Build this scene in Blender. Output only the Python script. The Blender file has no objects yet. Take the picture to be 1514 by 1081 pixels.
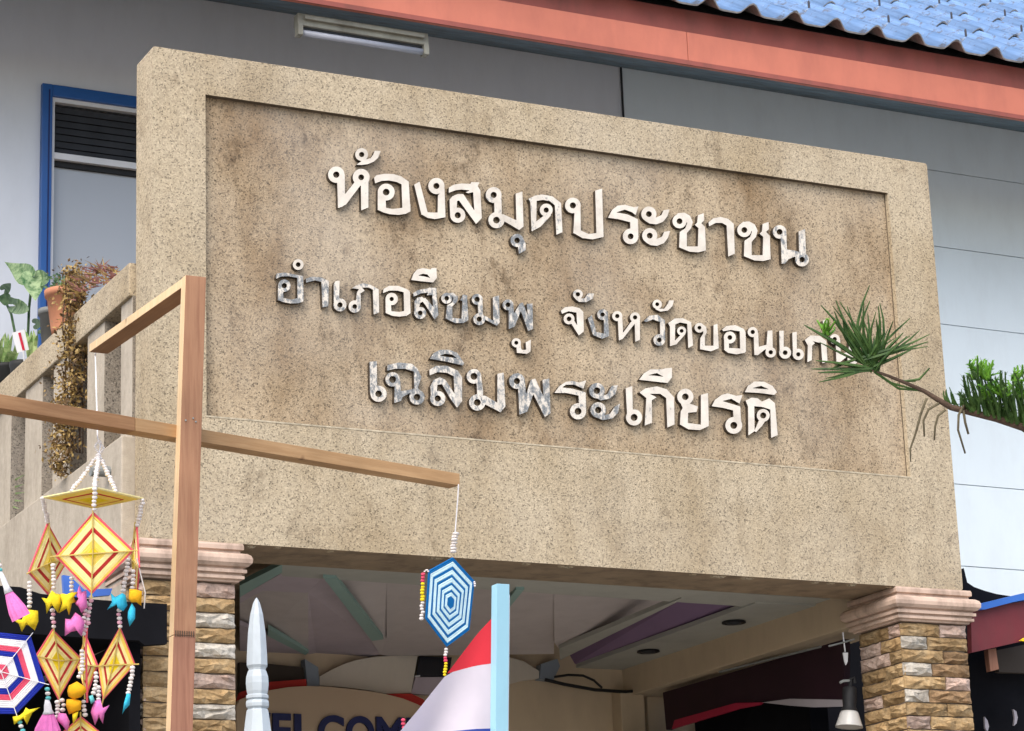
import bpy, bmesh, math, random
import numpy as np
from mathutils import Vector, Matrix
from mathutils.geometry import tessellate_polygon

random.seed(7)
sc = bpy.context.scene
C = sc.collection

# ------------------------------------------------------------------ camera, world, sun, exposure
PW, PH, FPX = 1514.0, 1081.0, 3805.43
RT = Vector((0.895153, -0.444316, -0.035841))
UP = Vector((-0.090885, -0.260635, 0.961150))
FW = Vector((0.436396, 0.857119, 0.273690))
CAM = Vector((0, 0, 1.6))
cd = bpy.data.cameras.new('camera')
cam = bpy.data.objects.new('camera', cd)
C.objects.link(cam)
cd.sensor_fit = 'HORIZONTAL'
cd.sensor_width = 36.0
cd.lens = 36.0 * FPX / PW
cd.clip_start = 0.05
cd.clip_end = 3000
mw = Matrix.Identity(4)
for i in range(3):
    mw[i][0], mw[i][1], mw[i][2], mw[i][3] = RT[i], UP[i], -FW[i], CAM[i]
cam.matrix_world = mw
sc.camera = cam

SUN_ELEV, SUN_AZ = math.radians(50), math.radians(-132)   # azimuth measured from +Y towards +X
sun_dir = Vector((math.sin(SUN_AZ) * math.cos(SUN_ELEV), math.cos(SUN_AZ) * math.cos(SUN_ELEV), math.sin(SUN_ELEV)))
world = bpy.data.worlds.new('World')
sc.world = world
world.use_nodes = True
wn = world.node_tree
sky = wn.nodes.new('ShaderNodeTexSky')
sky.sky_type = 'NISHITA'
sky.sun_disc = False
sky.sun_elevation = SUN_ELEV
sky.sun_rotation = SUN_AZ
sky.dust_density = 3.0
sky.ozone_density = 1.0
wn.nodes['Background'].inputs[1].default_value = 0.15
wn.links.new(sky.outputs[0], wn.nodes['Background'].inputs[0])
sd = bpy.data.lights.new('sun', 'SUN')
sd.energy = 1.5
sd.angle = math.radians(70)
sd.color = (1.0, 0.95, 0.87)
sun = bpy.data.objects.new('sun', sd)
C.objects.link(sun)
sun.rotation_euler = (-sun_dir).to_track_quat('-Z', 'Y').to_euler()
sun.location = (0, 0, 20)
sc.view_settings.view_transform = 'Standard'
sc.view_settings.look = 'None'
sc.view_settings.gamma = 1
sc.view_settings.use_curve_mapping = False
sc.view_settings.exposure = 0.98

# ------------------------------------------------------------------ pixel -> place helpers
def ray(px, py):
    return RT * ((px - PW / 2) / FPX) + UP * (-(py - PH / 2) / FPX) + FW
def atY(px, py, Y):
    r = ray(px, py); return CAM + r * (Y / r.y)
def atX(px, py, X):
    r = ray(px, py); return CAM + r * (X / r.x)
def atH(px, py, h):            # h: height above the camera
    r = ray(px, py); return CAM + r * (h / r.z)
def atD(px, py, d):
    return CAM + ray(px, py) * d
def depth(p):
    return (p - CAM).dot(FW)
def pxm(p):
    return FPX / depth(p)      # photo pixels per metre at that place

# ------------------------------------------------------------------ materials
def new_mat(name):
    m = bpy.data.materials.new(name); m.use_nodes = True
    nt = m.node_tree
    return m, nt, nt.nodes['Principled BSDF']
def nd(nt, t, **kw):
    n = nt.nodes.new('ShaderNode' + t)
    for k, v in kw.items():
        if k.startswith('i_'):
            key = k[2:]
            n.inputs[int(key) if key.isdigit() else key].default_value = v
        else:
            setattr(n, k, v)
    return n
def lk(nt, a, b): nt.links.new(a, b)
def noise(nt, vec, scale, detail=3, rough=0.55):
    n = nd(nt, 'TexNoise', i_Scale=scale, i_Detail=detail, i_Roughness=rough)
    if vec is not None: lk(nt, vec, n.inputs['Vector'])
    return n
def ramp(nt, fac, stops, interp='LINEAR'):
    r = nd(nt, 'ValToRGB'); cr = r.color_ramp; cr.interpolation = interp
    while len(cr.elements) < len(stops): cr.elements.new(0.5)
    for e, (p, c) in zip(cr.elements, stops):
        e.position = p; e.color = (c[0], c[1], c[2], 1) if not isinstance(c, (int, float)) else (c, c, c, 1)
    lk(nt, fac, r.inputs[0]); return r
def mix(nt, fac, a, b, mode='MIX'):
    m = nd(nt, 'MixRGB', blend_type=mode)
    for s, v in ((0, fac), (1, a), (2, b)):
        if isinstance(v, (int, float)): m.inputs[s].default_value = v
        elif isinstance(v, (tuple, list)): m.inputs[s].default_value = (*v[:3], 1)
        else: lk(nt, v, m.inputs[s])
    return m
def coords(nt, kind='Object', scale=None):
    t = nd(nt, 'TexCoord'); o = t.outputs[kind]
    if scale:
        mp = nd(nt, 'Mapping'); mp.inputs['Scale'].default_value = scale
        lk(nt, o, mp.inputs['Vector']); o = mp.outputs[0]
    return o
def bump(nt, bs, h, strength, dist):
    b = nd(nt, 'Bump', i_Strength=strength, i_Distance=dist)
    lk(nt, h, b.inputs['Height']); lk(nt, b.outputs[0], bs.inputs['Normal'])

def plain(name, col, rough=0.6, var=0.12, scale=14, spec=0.3, bumps=0.0, metal=0.0, dirt=0.0, dirtcol=(0.08, 0.06, 0.045)):
    m, nt, bs = new_mat(name)
    v = coords(nt)
    n = noise(nt, v, scale, 4)
    hi = tuple(min(1, c * (1 + var)) for c in col); lo = tuple(c * (1 - var) for c in col)
    c = ramp(nt, n.outputs[0], [(0.3, lo), (0.7, hi)]).outputs[0]
    if dirt > 0:
        d = noise(nt, coords(nt, scale=(7, 7, 2.2)), 1.4, 6, 0.65)
        f = ramp(nt, d.outputs[0], [(0.45, 0.0), (0.70, dirt)])
        c = mix(nt, f.outputs[0], c, dirtcol).outputs[0]
    lk(nt, c, bs.inputs['Base Color'])
    bs.inputs['Roughness'].default_value = rough
    bs.inputs['Specular IOR Level'].default_value = spec
    bs.inputs['Metallic'].default_value = metal
    if bumps: bump(nt, bs, noise(nt, v, scale * 6, 3).outputs[0], bumps, 0.01)
    return m

def aggregate(name, base, stain, stain_amt, grey=0.25):
    """washed pebble render: small light and dark stones in a tan ground, rain stains running down"""
    m, nt, bs = new_mat(name)
    v = coords(nt)
    vo = nd(nt, 'TexVoronoi', i_Scale=185.0); lk(nt, v, vo.inputs['Vector'])
    bw = nd(nt, 'RGBToBW'); lk(nt, vo.outputs['Color'], bw.inputs[0])
    L = lambda k: tuple(min(1, c * k) for c in base)
    peb = ramp(nt, bw.outputs[0], [(0.0, L(0.25)), (0.20, L(0.62)), (0.34, L(0.97)), (0.62, L(1.06)), (0.80, L(1.28)), (1.0, L(0.92))])
    fn = noise(nt, v, 85, 3, 0.6)
    spec = ramp(nt, fn.outputs[0], [(0.27, 0.35), (0.39, 1.0), (0.64, 1.0), (0.76, 1.2)])
    c = mix(nt, 0.75, peb.outputs[0], spec.outputs[0], 'MULTIPLY').outputs[0]
    big = noise(nt, coords(nt, scale=(1.0, 1.0, 0.6)), 2.6, 6, 0.62)
    f1 = ramp(nt, big.outputs[0], [(0.42, 0.0), (0.72, stain_amt)])
    c = mix(nt, f1.outputs[0], c, stain, 'MULTIPLY').outputs[0]
    st = noise(nt, coords(nt, scale=(7, 7, 1.5)), 1.6, 6, 0.68)
    f2 = ramp(nt, st.outputs[0], [(0.52, 0.0), (0.78, stain_amt * 0.6)])
    c = mix(nt, f2.outputs[0], c, (0.42, 0.38, 0.33), 'MULTIPLY').outputs[0]
    sp_ = noise(nt, coords(nt, scale=(1, 1, 0.7)), 6.5, 8, 0.76)
    f4 = ramp(nt, sp_.outputs[0], [(0.56, 0.0), (0.72, stain_amt)])
    c = mix(nt, f4.outputs[0], c, (0.24, 0.19, 0.14), 'MULTIPLY').outputs[0]
    gz = noise(nt, coords(nt), 1.3, 3)
    f3 = ramp(nt, gz.outputs[0], [(0.45, 0.0), (0.75, grey)])
    c = mix(nt, f3.outputs[0], c, (0.40, 0.39, 0.38)).outputs[0]
    lk(nt, c, bs.inputs['Base Color'])
    bs.inputs['Roughness'].default_value = 0.85
    bs.inputs['Specular IOR Level'].default_value = 0.25
    bump(nt, bs, vo.outputs['Distance'], 0.3, 0.004)
    return m

M = {}
M['agg'] = aggregate('washed_gravel', (0.425, 0.352, 0.245), (0.58, 0.50, 0.37), 0.6, 0.12)
M['agg_panel'] = aggregate('washed_gravel_brown', (0.405, 0.320, 0.215), (0.46, 0.36, 0.25), 0.9, 0.22)
M['agg_dark'] = aggregate('washed_gravel_weathered', (0.27, 0.235, 0.19), (0.4, 0.36, 0.3), 0.85)
M['plaster'] = plain('grey_tan_plaster', (0.43, 0.375, 0.30), 0.85, 0.10, 40, bumps=0.25, dirt=0.45, dirtcol=(0.20, 0.165, 0.12))
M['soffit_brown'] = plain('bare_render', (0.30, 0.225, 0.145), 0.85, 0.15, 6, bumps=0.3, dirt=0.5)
M['groove'] = plain('dirty_edge', (0.10, 0.075, 0.05), 0.9, 0.3, 20)

def letter_mat():
    m, nt, bs = new_mat('peeling_letter_face')
    oi = nd(nt, 'ObjectInfo')
    sep = nd(nt, 'SeparateColor'); lk(nt, oi.outputs['Color'], sep.inputs[0])
    n = noise(nt, coords(nt, scale=(1.5, 1, 0.8)), 34, 6, 0.72)
    n2 = noise(nt, coords(nt), 150, 4, 0.7)
    add = nd(nt, 'Math', operation='ADD'); lk(nt, n.outputs[0], add.inputs[0]); lk(nt, sep.outputs[0], add.inputs[1])
    ad2 = nd(nt, 'Math', operation='MULTIPLY_ADD'); lk(nt, n2.outputs[0], ad2.inputs[0]); ad2.inputs[1].default_value = 0.28
    lk(nt, add.outputs[0], ad2.inputs[2])
    f = ramp(nt, ad2.outputs[0], [(0.80, 0.0), (0.90, 1.0)])
    met = ramp(nt, n2.outputs[0], [(0.3, (0.10, 0.10, 0.10)), (0.55, (0.31, 0.30, 0.275)), (0.75, (0.52, 0.50, 0.46))])
    pw = ramp(nt, noise(nt, coords(nt), 14, 4, 0.6).outputs[0], [(0.25, (0.50, 0.45, 0.38)), (0.6, (0.69, 0.635, 0.55))])
    c = mix(nt, f.outputs[0], pw.outputs[0], met.outputs[0])
    lk(nt, c.outputs[0], bs.inputs['Base Color'])
    r = nd(nt, 'MapRange', i_3=0.6, i_4=0.35); lk(nt, f.outputs[0], r.inputs[0]); lk(nt, r.outputs[0], bs.inputs['Roughness'])
    mm = nd(nt, 'Math', operation='MULTIPLY'); lk(nt, f.outputs[0], mm.inputs[0]); mm.inputs[1].default_value = 0.5
    lk(nt, mm.outputs[0], bs.inputs['Metallic'])
    return m
M['letter'] = letter_mat()
M['letter_side'] = plain('letter_edge', (0.055, 0.042, 0.03), 0.7, 0.4, 30)

def wood(name, a, b, scale=(60, 60, 3)):
    m, nt, bs = new_mat(name)
    n = noise(nt, coords(nt, scale=scale), 1.2, 5, 0.6)
    r = ramp(nt, n.outputs[0], [(0.3, a), (0.55, b), (0.75, a)])
    n2 = noise(nt, coords(nt), 3.0, 3)
    t = ramp(nt, n2.outputs[0], [(0.35, 0.8), (0.65, 1.1)])
    c = mix(nt, 1.0, r.outputs[0], t.outputs[0], 'MULTIPLY')
    kn = nd(nt, 'TexVoronoi', i_Scale=9.0); lk(nt, coords(nt, scale=(1, 1, 0.6)), kn.inputs['Vector'])
    kf = ramp(nt, kn.outputs['Distance'], [(0.03, 0.8), (0.10, 0.0)])
    c = mix(nt, kf.outputs[0], c.outputs[0], (0.12, 0.05, 0.025))
    lk(nt, c.outputs[0], bs.inputs['Base Color'])
    bs.inputs['Roughness'].default_value = 0.65
    bs.inputs['Specular IOR Level'].default_value = 0.25
    bump(nt, bs, n.outputs[0], 0.25, 0.004)
    return m
M['wood'] = wood('raw_timber', (0.25, 0.115, 0.065), (0.35, 0.185, 0.105))
M['wood_x'] = wood('raw_timber_crosswise', (0.40, 0.225, 0.11), (0.29, 0.15, 0.07), (3, 10, 60))
M['wood_red'] = wood('raw_timber_reddish', (0.22, 0.095, 0.06), (0.31, 0.15, 0.095))
M['wood_x2'] = wood('raw_timber_light', (0.50, 0.31, 0.155), (0.40, 0.235, 0.11), (3, 10, 60))
M['wood_lit'] = wood('raw_timber_lit_side', (0.74, 0.54, 0.33), (0.64, 0.45, 0.25))  # paler timber for left-facing sides, light from the left put into the colour
M['wood_y'] = wood('raw_timber_pale', (0.30, 0.16, 0.075), (0.24, 0.12, 0.055), (60, 3, 60))

M['wall'] = plain('pale_blue_wall_paint', (0.70, 0.775, 0.81), 0.75, 0.03, 1.5, dirt=0.10, dirtcol=(0.38, 0.38, 0.38))
M['wall_left'] = plain('lilac_grey_wall_paint', (0.66, 0.685, 0.73), 0.75, 0.03, 1.5, dirt=0.10, dirtcol=(0.36, 0.36, 0.37))
M['soffit'] = plain('teal_grey_soffit', (0.105, 0.15, 0.18), 0.8, 0.2, 5, dirt=0.5)
M['fascia'] = plain('salmon_fascia_paint', (0.50, 0.165, 0.11), 0.75, 0.08, 4, dirt=0.25, dirtcol=(0.3, 0.1, 0.08))
M['fascia_up'] = plain('dull_red_fascia_paint', (0.27, 0.08, 0.065), 0.8, 0.12, 4, dirt=0.3)
def roof_mat():
    m, nt, bs = new_mat('blue_roof_tile')
    v = coords(nt)
    n = noise(nt, v, 5, 4)
    c = ramp(nt, n.outputs[0], [(0.3, (0.105, 0.19, 0.345)), (0.7, (0.16, 0.255, 0.43))]).outputs[0]
    p = noise(nt, coords(nt, scale=(1.0, 1.6, 1.6)), 9, 6, 0.75)
    f = ramp(nt, p.outputs[0], [(0.55, 0.0), (0.62, 0.8)])
    c = mix(nt, f.outputs[0], c, (0.10, 0.10, 0.11)).outputs[0]
    sk = noise(nt, coords(nt, scale=(26, 1.5, 1.5)), 1.5, 4, 0.6)
    skr = ramp(nt, sk.outputs[0], [(0.35, 0.72), (0.5, 1.0), (0.68, 1.35)])
    c = mix(nt, 0.8, c, skr.outputs[0], 'MULTIPLY').outputs[0]
    w = noise(nt, v, 21, 4, 0.7)
    f2 = ramp(nt, w.outputs[0], [(0.64, 0.0), (0.74, 0.5)])
    c = mix(nt, f2.outputs[0], c, (0.50, 0.56, 0.62)).outputs[0]
    lk(nt, c, bs.inputs['Base Color']); bs.inputs['Roughness'].default_value = 0.8; bs.inputs['Specular IOR Level'].default_value = 0.2
    return m
M['roof'] = roof_mat()
M['tile_edge'] = plain('fibre_cement_edge', (0.30, 0.29, 0.28), 0.9, 0.3, 30)
M['screw'] = plain('dark_screw', (0.05, 0.05, 0.06), 0.5, 0.1)
M['blue_frame'] = plain('blue_frame_paint', (0.012, 0.085, 0.30), 0.35, 0.1, 6, 0.5)
M['alu'] = plain('aluminium', (0.62, 0.62, 0.63), 0.4, 0.05, 9, 0.5)
M['alu_dark'] = plain('dark_louvre', (0.035, 0.037, 0.042), 0.5, 0.2, 9)
M['black'] = plain('black_rubber', (0.012, 0.012, 0.013), 0.6, 0.2, 9)
M['glass'] = plain('grey_window_glass', (0.37, 0.395, 0.43), 0.35, 0.04, 1.2, 0.5)
M['fixture'] = plain('aged_white_enamel', (0.27, 0.265, 0.22), 0.6, 0.12, 18, dirt=0.4)
M['tube'] = plain('unlit_tube', (0.36, 0.38, 0.44), 0.3, 0.04, 9, 0.5)

def stone(name, a, b, c3):
    m, nt, bs = new_mat(name)
    oi = nd(nt, 'ObjectInfo')
    off = nd(nt, 'VectorMath', operation='ADD'); lk(nt, coords(nt), off.inputs[0])
    mul = nd(nt, 'VectorMath', operation='SCALE'); mul.inputs[0].default_value = (13, 7, 5); lk(nt, oi.outputs['Random'], mul.inputs['Scale'])
    lk(nt, mul.outputs[0], off.inputs[1])
    n = noise(nt, off.outputs[0], 9, 6, 0.7)
    r = ramp(nt, n.outputs[0], [(0.3, a), (0.5, b), (0.7, c3)])
    t = ramp(nt, oi.outputs['Random'], [(0.0, 0.58), (1.0, 1.05)])
    c = mix(nt, 1.0, r.outputs[0], t.outputs[0], 'MULTIPLY')
    n2 = noise(nt, off.outputs[0], 70, 3, 0.6)
    t2 = ramp(nt, n2.outputs[0], [(0.3, 0.7), (0.6, 1.1)])
    c = mix(nt, 1.0, c.outputs[0], t2.outputs[0], 'MULTIPLY')
    lk(nt, c.outputs[0], bs.inputs['Base Color']); bs.inputs['Roughness'].default_value = 0.85
    bs.inputs['Specular IOR Level'].default_value = 0.2
    bump(nt, bs, noise(nt, off.outputs[0], 45, 5, 0.7).outputs[0], 0.6, 0.01)
    return m
M['st_tan'] = stone('tan_sandstone', (0.32, 0.20, 0.09), (0.44, 0.295, 0.145), (0.54, 0.40, 0.23))
M['st_pale'] = stone('pale_sandstone', (0.42, 0.36, 0.29), (0.55, 0.50, 0.42), (0.62, 0.58, 0.50))
M['st_pink'] = stone('pinkish_sandstone', (0.40, 0.27, 0.21), (0.50, 0.37, 0.30), (0.56, 0.44, 0.37))
M['st_brown'] = stone('weathered_brown_sandstone', (0.14, 0.09, 0.05), (0.27, 0.17, 0.09), (0.38, 0.25, 0.13))
M['mortar'] = plain('dark_mortar', (0.13, 0.10, 0.075), 0.95, 0.2, 30)
M['capital'] = plain('pink_cream_moulding', (0.55, 0.405, 0.315), 0.65, 0.1, 10, dirt=0.75, dirtcol=(0.16, 0.11, 0.08))

M['ceil_grey'] = plain('grey_ceiling_paint', (0.54, 0.49, 0.47), 0.8, 0.05, 3, dirt=0.10)
M['ceil_lilac'] = plain('lilac_ceiling_paint', (0.48, 0.415, 0.45), 0.8, 0.05, 3, dirt=0.10)
M['ceil_green'] = plain('sage_green_trim', (0.27, 0.40, 0.36), 0.8, 0.05, 3)
M['ceil_purple'] = plain('purple_ceiling_paint', (0.235, 0.155, 0.26), 0.8, 0.06, 3)
M['ceil_strip'] = plain('pale_green_grey_trim', (0.42, 0.42, 0.37), 0.8, 0.06, 3, dirt=0.10)
M['cream'] = plain('cream_wall_paint', (0.57, 0.455, 0.31), 0.8, 0.05, 3, dirt=0.10)
M['board'] = plain('beige_board', (0.50, 0.37, 0.25), 0.7, 0.04, 3)
M['lens'] = plain('pale_stone_paint', (0.62, 0.56, 0.46), 0.8, 0.05, 3, dirt=0.10)
M['bluegrey'] = plain('blue_grey_paint', (0.25, 0.29, 0.33), 0.7, 0.05, 3)
M['red'] = plain('red_cloth', (0.50, 0.035, 0.025), 0.7, 0.12, 9)
M['navy'] = plain('navy_letter', (0.012, 0.016, 0.09), 0.4, 0.1, 9)
M['darkpane'] = plain('dark_pane', (0.015, 0.016, 0.022), 0.25, 0.1, 9, 0.5)
M['maroon'] = plain('maroon_paint', (0.15, 0.025, 0.03), 0.5, 0.15, 6, dirt=0.2)
M['maroon_dark'] = plain('dark_maroon_vinyl', (0.022, 0.006, 0.012), 0.6, 0.2, 6)
M['crimson'] = plain('crimson_vinyl', (0.36, 0.012, 0.045), 0.5, 0.1, 6)
M['greyband'] = plain('greyish_band', (0.40, 0.36, 0.38), 0.6, 0.08, 6)
M['cable'] = plain('black_cable', (0.01, 0.01, 0.01), 0.5, 0.1)
M['dark'] = plain('black_tarp_and_unlit_depth', (0.008, 0.008, 0.010), 0.9, 0.3, 4, 0.08)  # black cloth, also the colour standing for unlit depth
M['darkbrown'] = plain('dark_brown_board', (0.055, 0.042, 0.032), 0.8, 0.2, 4)
M['bluetarp'] = plain('blue_tarpaulin', (0.05, 0.14, 0.50), 0.45, 0.12, 8, 0.4)
M['bluemetal'] = plain('blue_metal_sheet', (0.03, 0.13, 0.48), 0.35, 0.08, 6, 0.5)
M['ground'] = plain('concrete_paving', (0.32, 0.30, 0.27), 0.9, 0.15, 0.8, dirt=0.3)

M['wpaint'] = plain('white_gloss_paint', (0.44, 0.49, 0.52), 0.45, 0.10, 12, 0.4, dirt=0.4, dirtcol=(0.25, 0.26, 0.27))
M['lightblue'] = plain('light_blue_paint', (0.34, 0.62, 0.75), 0.4, 0.04, 7, 0.45, dirt=0.12, dirtcol=(0.2, 0.3, 0.35))
def cloth(name, col, trans=0.35, var=0.1):
    m, nt, bs = new_mat(name)
    n = noise(nt, coords(nt), 18, 3)
    lo = tuple(c * (1 - var) for c in col)
    c = ramp(nt, n.outputs[0], [(0.3, lo), (0.7, col)])
    lk(nt, c.outputs[0], bs.inputs['Base Color'])
    bs.inputs['Roughness'].default_value = 0.9; bs.inputs['Specular IOR Level'].default_value = 0.1
    t = nd(nt, 'BsdfTranslucent'); lk(nt, c.outputs[0], t.inputs[0])
    mx = nd(nt, 'MixShader', i_0=trans); lk(nt, bs.outputs[0], mx.inputs[1]); lk(nt, t.outputs[0], mx.inputs[2])
    lk(nt, mx.outputs[0], nt.nodes['Material Output'].inputs[0])
    return m
M['flag_red'] = cloth('red_flag_cloth', (0.78, 0.05, 0.07))
M['flag_white'] = cloth('white_flag_cloth', (0.74, 0.68, 0.75), var=0.06)
M['flag_blue'] = cloth('blue_flag_cloth', (0.05, 0.09, 0.42))
def yarn(name, col):
    m, nt, bs = new_mat(name)
    v = coords(nt)
    n = noise(nt, v, 60, 3)
    c = ramp(nt, n.outputs[0], [(0.3, tuple(x * 0.88 for x in col)), (0.65, col)])
    lk(nt, c.outputs[0], bs.inputs['Base Color']); bs.inputs['Roughness'].default_value = 0.95
    bs.inputs['Specular IOR Level'].default_value = 0.1
    bump(nt, bs, noise(nt, v, 420, 2).outputs[0], 0.5, 0.004)
    return m
YA = {'yel': (0.96, 0.72, 0.15), 'pale': (0.97, 0.85, 0.40), 'red': (0.58, 0.05, 0.045), 'pinkred': (0.80, 0.13, 0.16), 'blue': (0.01, 0.15, 0.42),
      'lblue': (0.68, 0.90, 0.95), 'navy': (0.02, 0.035, 0.33), 'white': (0.82, 0.80, 0.82), 'rose': (0.72, 0.09, 0.16),
      'pink': (0.85, 0.22, 0.55), 'sky': (0.05, 0.50, 0.72), 'orange': (0.90, 0.45, 0.02), 'gold': (0.90, 0.68, 0.03), 'teal': (0.15, 0.55, 0.55),
      'bead': (0.80, 0.74, 0.70), 'beadpink': (0.85, 0.45, 0.55), 'stick': (0.62, 0.46, 0.14)}
for k, v in YA.items(): M['y_' + k] = yarn('yarn_' + k, v)

def leafmat(name, a, b, tr=0.3):
    m, nt, bs = new_mat(name)
    n = noise(nt, coords(nt), 28, 4, 0.65)
    c = ramp(nt, n.outputs[0], [(0.35, a), (0.62, b)])
    lk(nt, c.outputs[0], bs.inputs['Base Color']); bs.inputs['Roughness'].default_value = 0.5
    bs.inputs['Specular IOR Level'].default_value = 0.3
    t = nd(nt, 'BsdfTranslucent'); lk(nt, c.outputs[0], t.inputs[0])
    mx = nd(nt, 'MixShader', i_0=tr); lk(nt, bs.outputs[0], mx.inputs[1]); lk(nt, t.outputs[0], mx.inputs[2])
    lk(nt, mx.outputs[0], nt.nodes['Material Output'].inputs[0])
    return m
M['needle'] = leafmat('dark_green_needle', (0.022, 0.06, 0.014), (0.085, 0.155, 0.04), 0.2)
M['needle_new'] = leafmat('fresh_green_needle', (0.08, 0.22, 0.02), (0.20, 0.42, 0.05), 0.25)
M['bark'] = plain('brown_bark', (0.085, 0.055, 0.038), 0.9, 0.3, 40, bumps=0.5)
M['twig'] = plain('grey_brown_twig', (0.12, 0.10, 0.06), 0.9, 0.3, 40)
M['cal'] = leafmat('variegated_leaf', (0.03, 0.12, 0.035), (0.36, 0.48, 0.26))
M['cal_dark'] = leafmat('dark_leaf', (0.03, 0.08, 0.03), (0.12, 0.20, 0.09))
M['grass_leaf'] = leafmat('bright_strap_leaf', (0.12, 0.26, 0.05), (0.42, 0.52, 0.22))
M['dry1'] = leafmat('dry_golden_leaf', (0.22, 0.13, 0.035), (0.52, 0.37, 0.14), 0.15)
M['dry2'] = leafmat('dry_brown_leaf', (0.06, 0.035, 0.015), (0.20, 0.12, 0.05), 0.1)
M['redleaf'] = leafmat('reddish_leaf', (0.16, 0.05, 0.05), (0.34, 0.16, 0.13), 0.15)
M['terra'] = plain('terracotta', (0.50, 0.215, 0.12), 0.85, 0.1, 14, dirt=0.3)
M['potblack'] = plain('black_pot', (0.025, 0.026, 0.026), 0.6, 0.2, 14)
M['potgrey'] = plain('grey_pot', (0.15, 0.155, 0.15), 0.7, 0.15, 14)
M['card'] = plain('white_card', (0.75, 0.76, 0.78), 0.6, 0.03)
M['cardred'] = plain('red_print', (0.55, 0.02, 0.05), 0.6, 0.05)
M['pipe'] = plain('grey_pipe', (0.22, 0.23, 0.22), 0.6, 0.15)
M['bulbglass'] = plain('frosted_lamp_glass', (0.52, 0.51, 0.48), 0.3, 0.08, 20, 0.5)

# ------------------------------------------------------------------ mesh helpers
class MB:
    def __init__(s): s.v = []; s.f = []; s.mi = []
    def add(s, vs, fs, mi=0):
        b = len(s.v); s.v += [tuple(v) for v in vs]
        for f in fs: s.f.append(tuple(i + b for i in f)); s.mi.append(mi)
        return s
    def box(s, x0, x1, y0, y1, z0, z1, mi=0):
        v = [(x0,y0,z0),(x1,y0,z0),(x1,y1,z0),(x0,y1,z0),(x0,y0,z1),(x1,y0,z1),(x1,y1,z1),(x0,y1,z1)]
        return s.add(v, [(0,3,2,1),(4,5,6,7),(0,1,5,4),(1,2,6,5),(2,3,7,6),(3,0,4,7)], mi)
    def hexa(s, a, b, mi=0):           # two quads -> closed prism
        n = len(a)
        fs = [tuple(range(n))[::-1], tuple(range(n, 2*n))] + [(i, (i+1) % n, n + (i+1) % n, n + i) for i in range(n)]
        return s.add(list(a) + list(b), fs, mi)
    def prism(s, poly, off, mi=0):
        off = Vector(off); return s.hexa([Vector(p) for p in poly], [Vector(p) + off for p in poly], mi)
    def bar(s, A, B, side, up, mi=0, side2=None, up2=None):   # centre line with half vectors
        side, up = Vector(side), Vector(up); side2 = side if side2 is None else Vector(side2); up2 = up if up2 is None else Vector(up2)
        q = lambda P, a, b: [P - a - b, P + a - b, P + a + b, P - a + b]
        return s.hexa(q(Vector(A), side, up), q(Vector(B), side2, up2), mi)
    def tube(s, pts, rad, n=6, mi=0):
        pts = [Vector(p) for p in pts]
        if isinstance(rad, (int, float)): rad = [rad] * len(pts)
        vs = []; prev = None
        for i, p in enumerate(pts):
            t = (pts[min(i+1, len(pts)-1)] - pts[max(i-1, 0)]).normalized()
            if prev is None: prev = t.orthogonal().normalized()
            u = (prev - t * prev.dot(t)); u = u.normalized() if u.length > 1e-6 else t.orthogonal().normalized(); prev = u
            w = t.cross(u)
            for k in range(n):
                a = 2 * math.pi * k / n
                vs.append(p + (u * math.cos(a) + w * math.sin(a)) * rad[i])
        m = len(pts); fs = []
        for i in range(m - 1):
            for k in range(n):
                fs.append((i*n+k, i*n+(k+1) % n, (i+1)*n+(k+1) % n, (i+1)*n+k))
        fs.append(tuple(range(n))[::-1]); fs.append(tuple((m-1)*n+k for k in range(n)))
        return s.add(vs, fs, mi)
    def lathe(s, base, prof, n=16, axis=(0,0,1), mi=0, wob=0):   # prof: (radius, height)
        ax = Vector(axis).normalized(); u = ax.orthogonal().normalized(); w = ax.cross(u); base = Vector(base)
        vs = []
        for r, h in prof:
            for k in range(n):
                a = 2*math.pi*k/n; rr = r * (1 + (wob if k % 2 else 0))
                vs.append(base + ax*h + (u*math.cos(a) + w*math.sin(a))*rr)
        m = len(prof); fs = [(i*n+k, i*n+(k+1) % n, (i+1)*n+(k+1) % n, (i+1)*n+k) for i in range(m-1) for k in range(n)]
        fs.append(tuple(range(n))[::-1]); fs.append(tuple((m-1)*n+k for k in range(n)))
        return s.add(vs, fs, mi)
    def ball(s, c, r, n=6, m=4, squash=1, mi=0):
        prof = [(r*math.sin(math.pi*(i+0.35)/(m-0.3)), -r*squash*math.cos(math.pi*(i+0.35)/(m-0.3))) for i in range(m)]
        return s.lathe(c, prof, n, mi=mi)
    def mesh(s, name, mats, smooth=False, bevel=0, fix=True):
        me = bpy.data.meshes.new(name); me.from_pydata(s.v, [], s.f)
        for m in (mats if isinstance(mats, (list, tuple)) else [mats]): me.materials.append(m)
        me.polygons.foreach_set('material_index', s.mi)
        if fix or bevel:
            bm = bmesh.new(); bm.from_mesh(me)
            bmesh.ops.recalc_face_normals(bm, faces=bm.faces)
            if bevel:
                bmesh.ops.bevel(bm, geom=bm.edges[:], offset=bevel, segments=2, affect='EDGES', profile=0.6)
            bm.to_mesh(me); bm.free()
        if smooth: me.polygons.foreach_set('use_smooth', [True]*len(me.polygons))
        me.update(); return me
    def build(s, name, mats, parent=None, smooth=False, bevel=0, kind=None):
        return link(name, s.mesh(name, mats, smooth, bevel), parent, kind)

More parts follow.
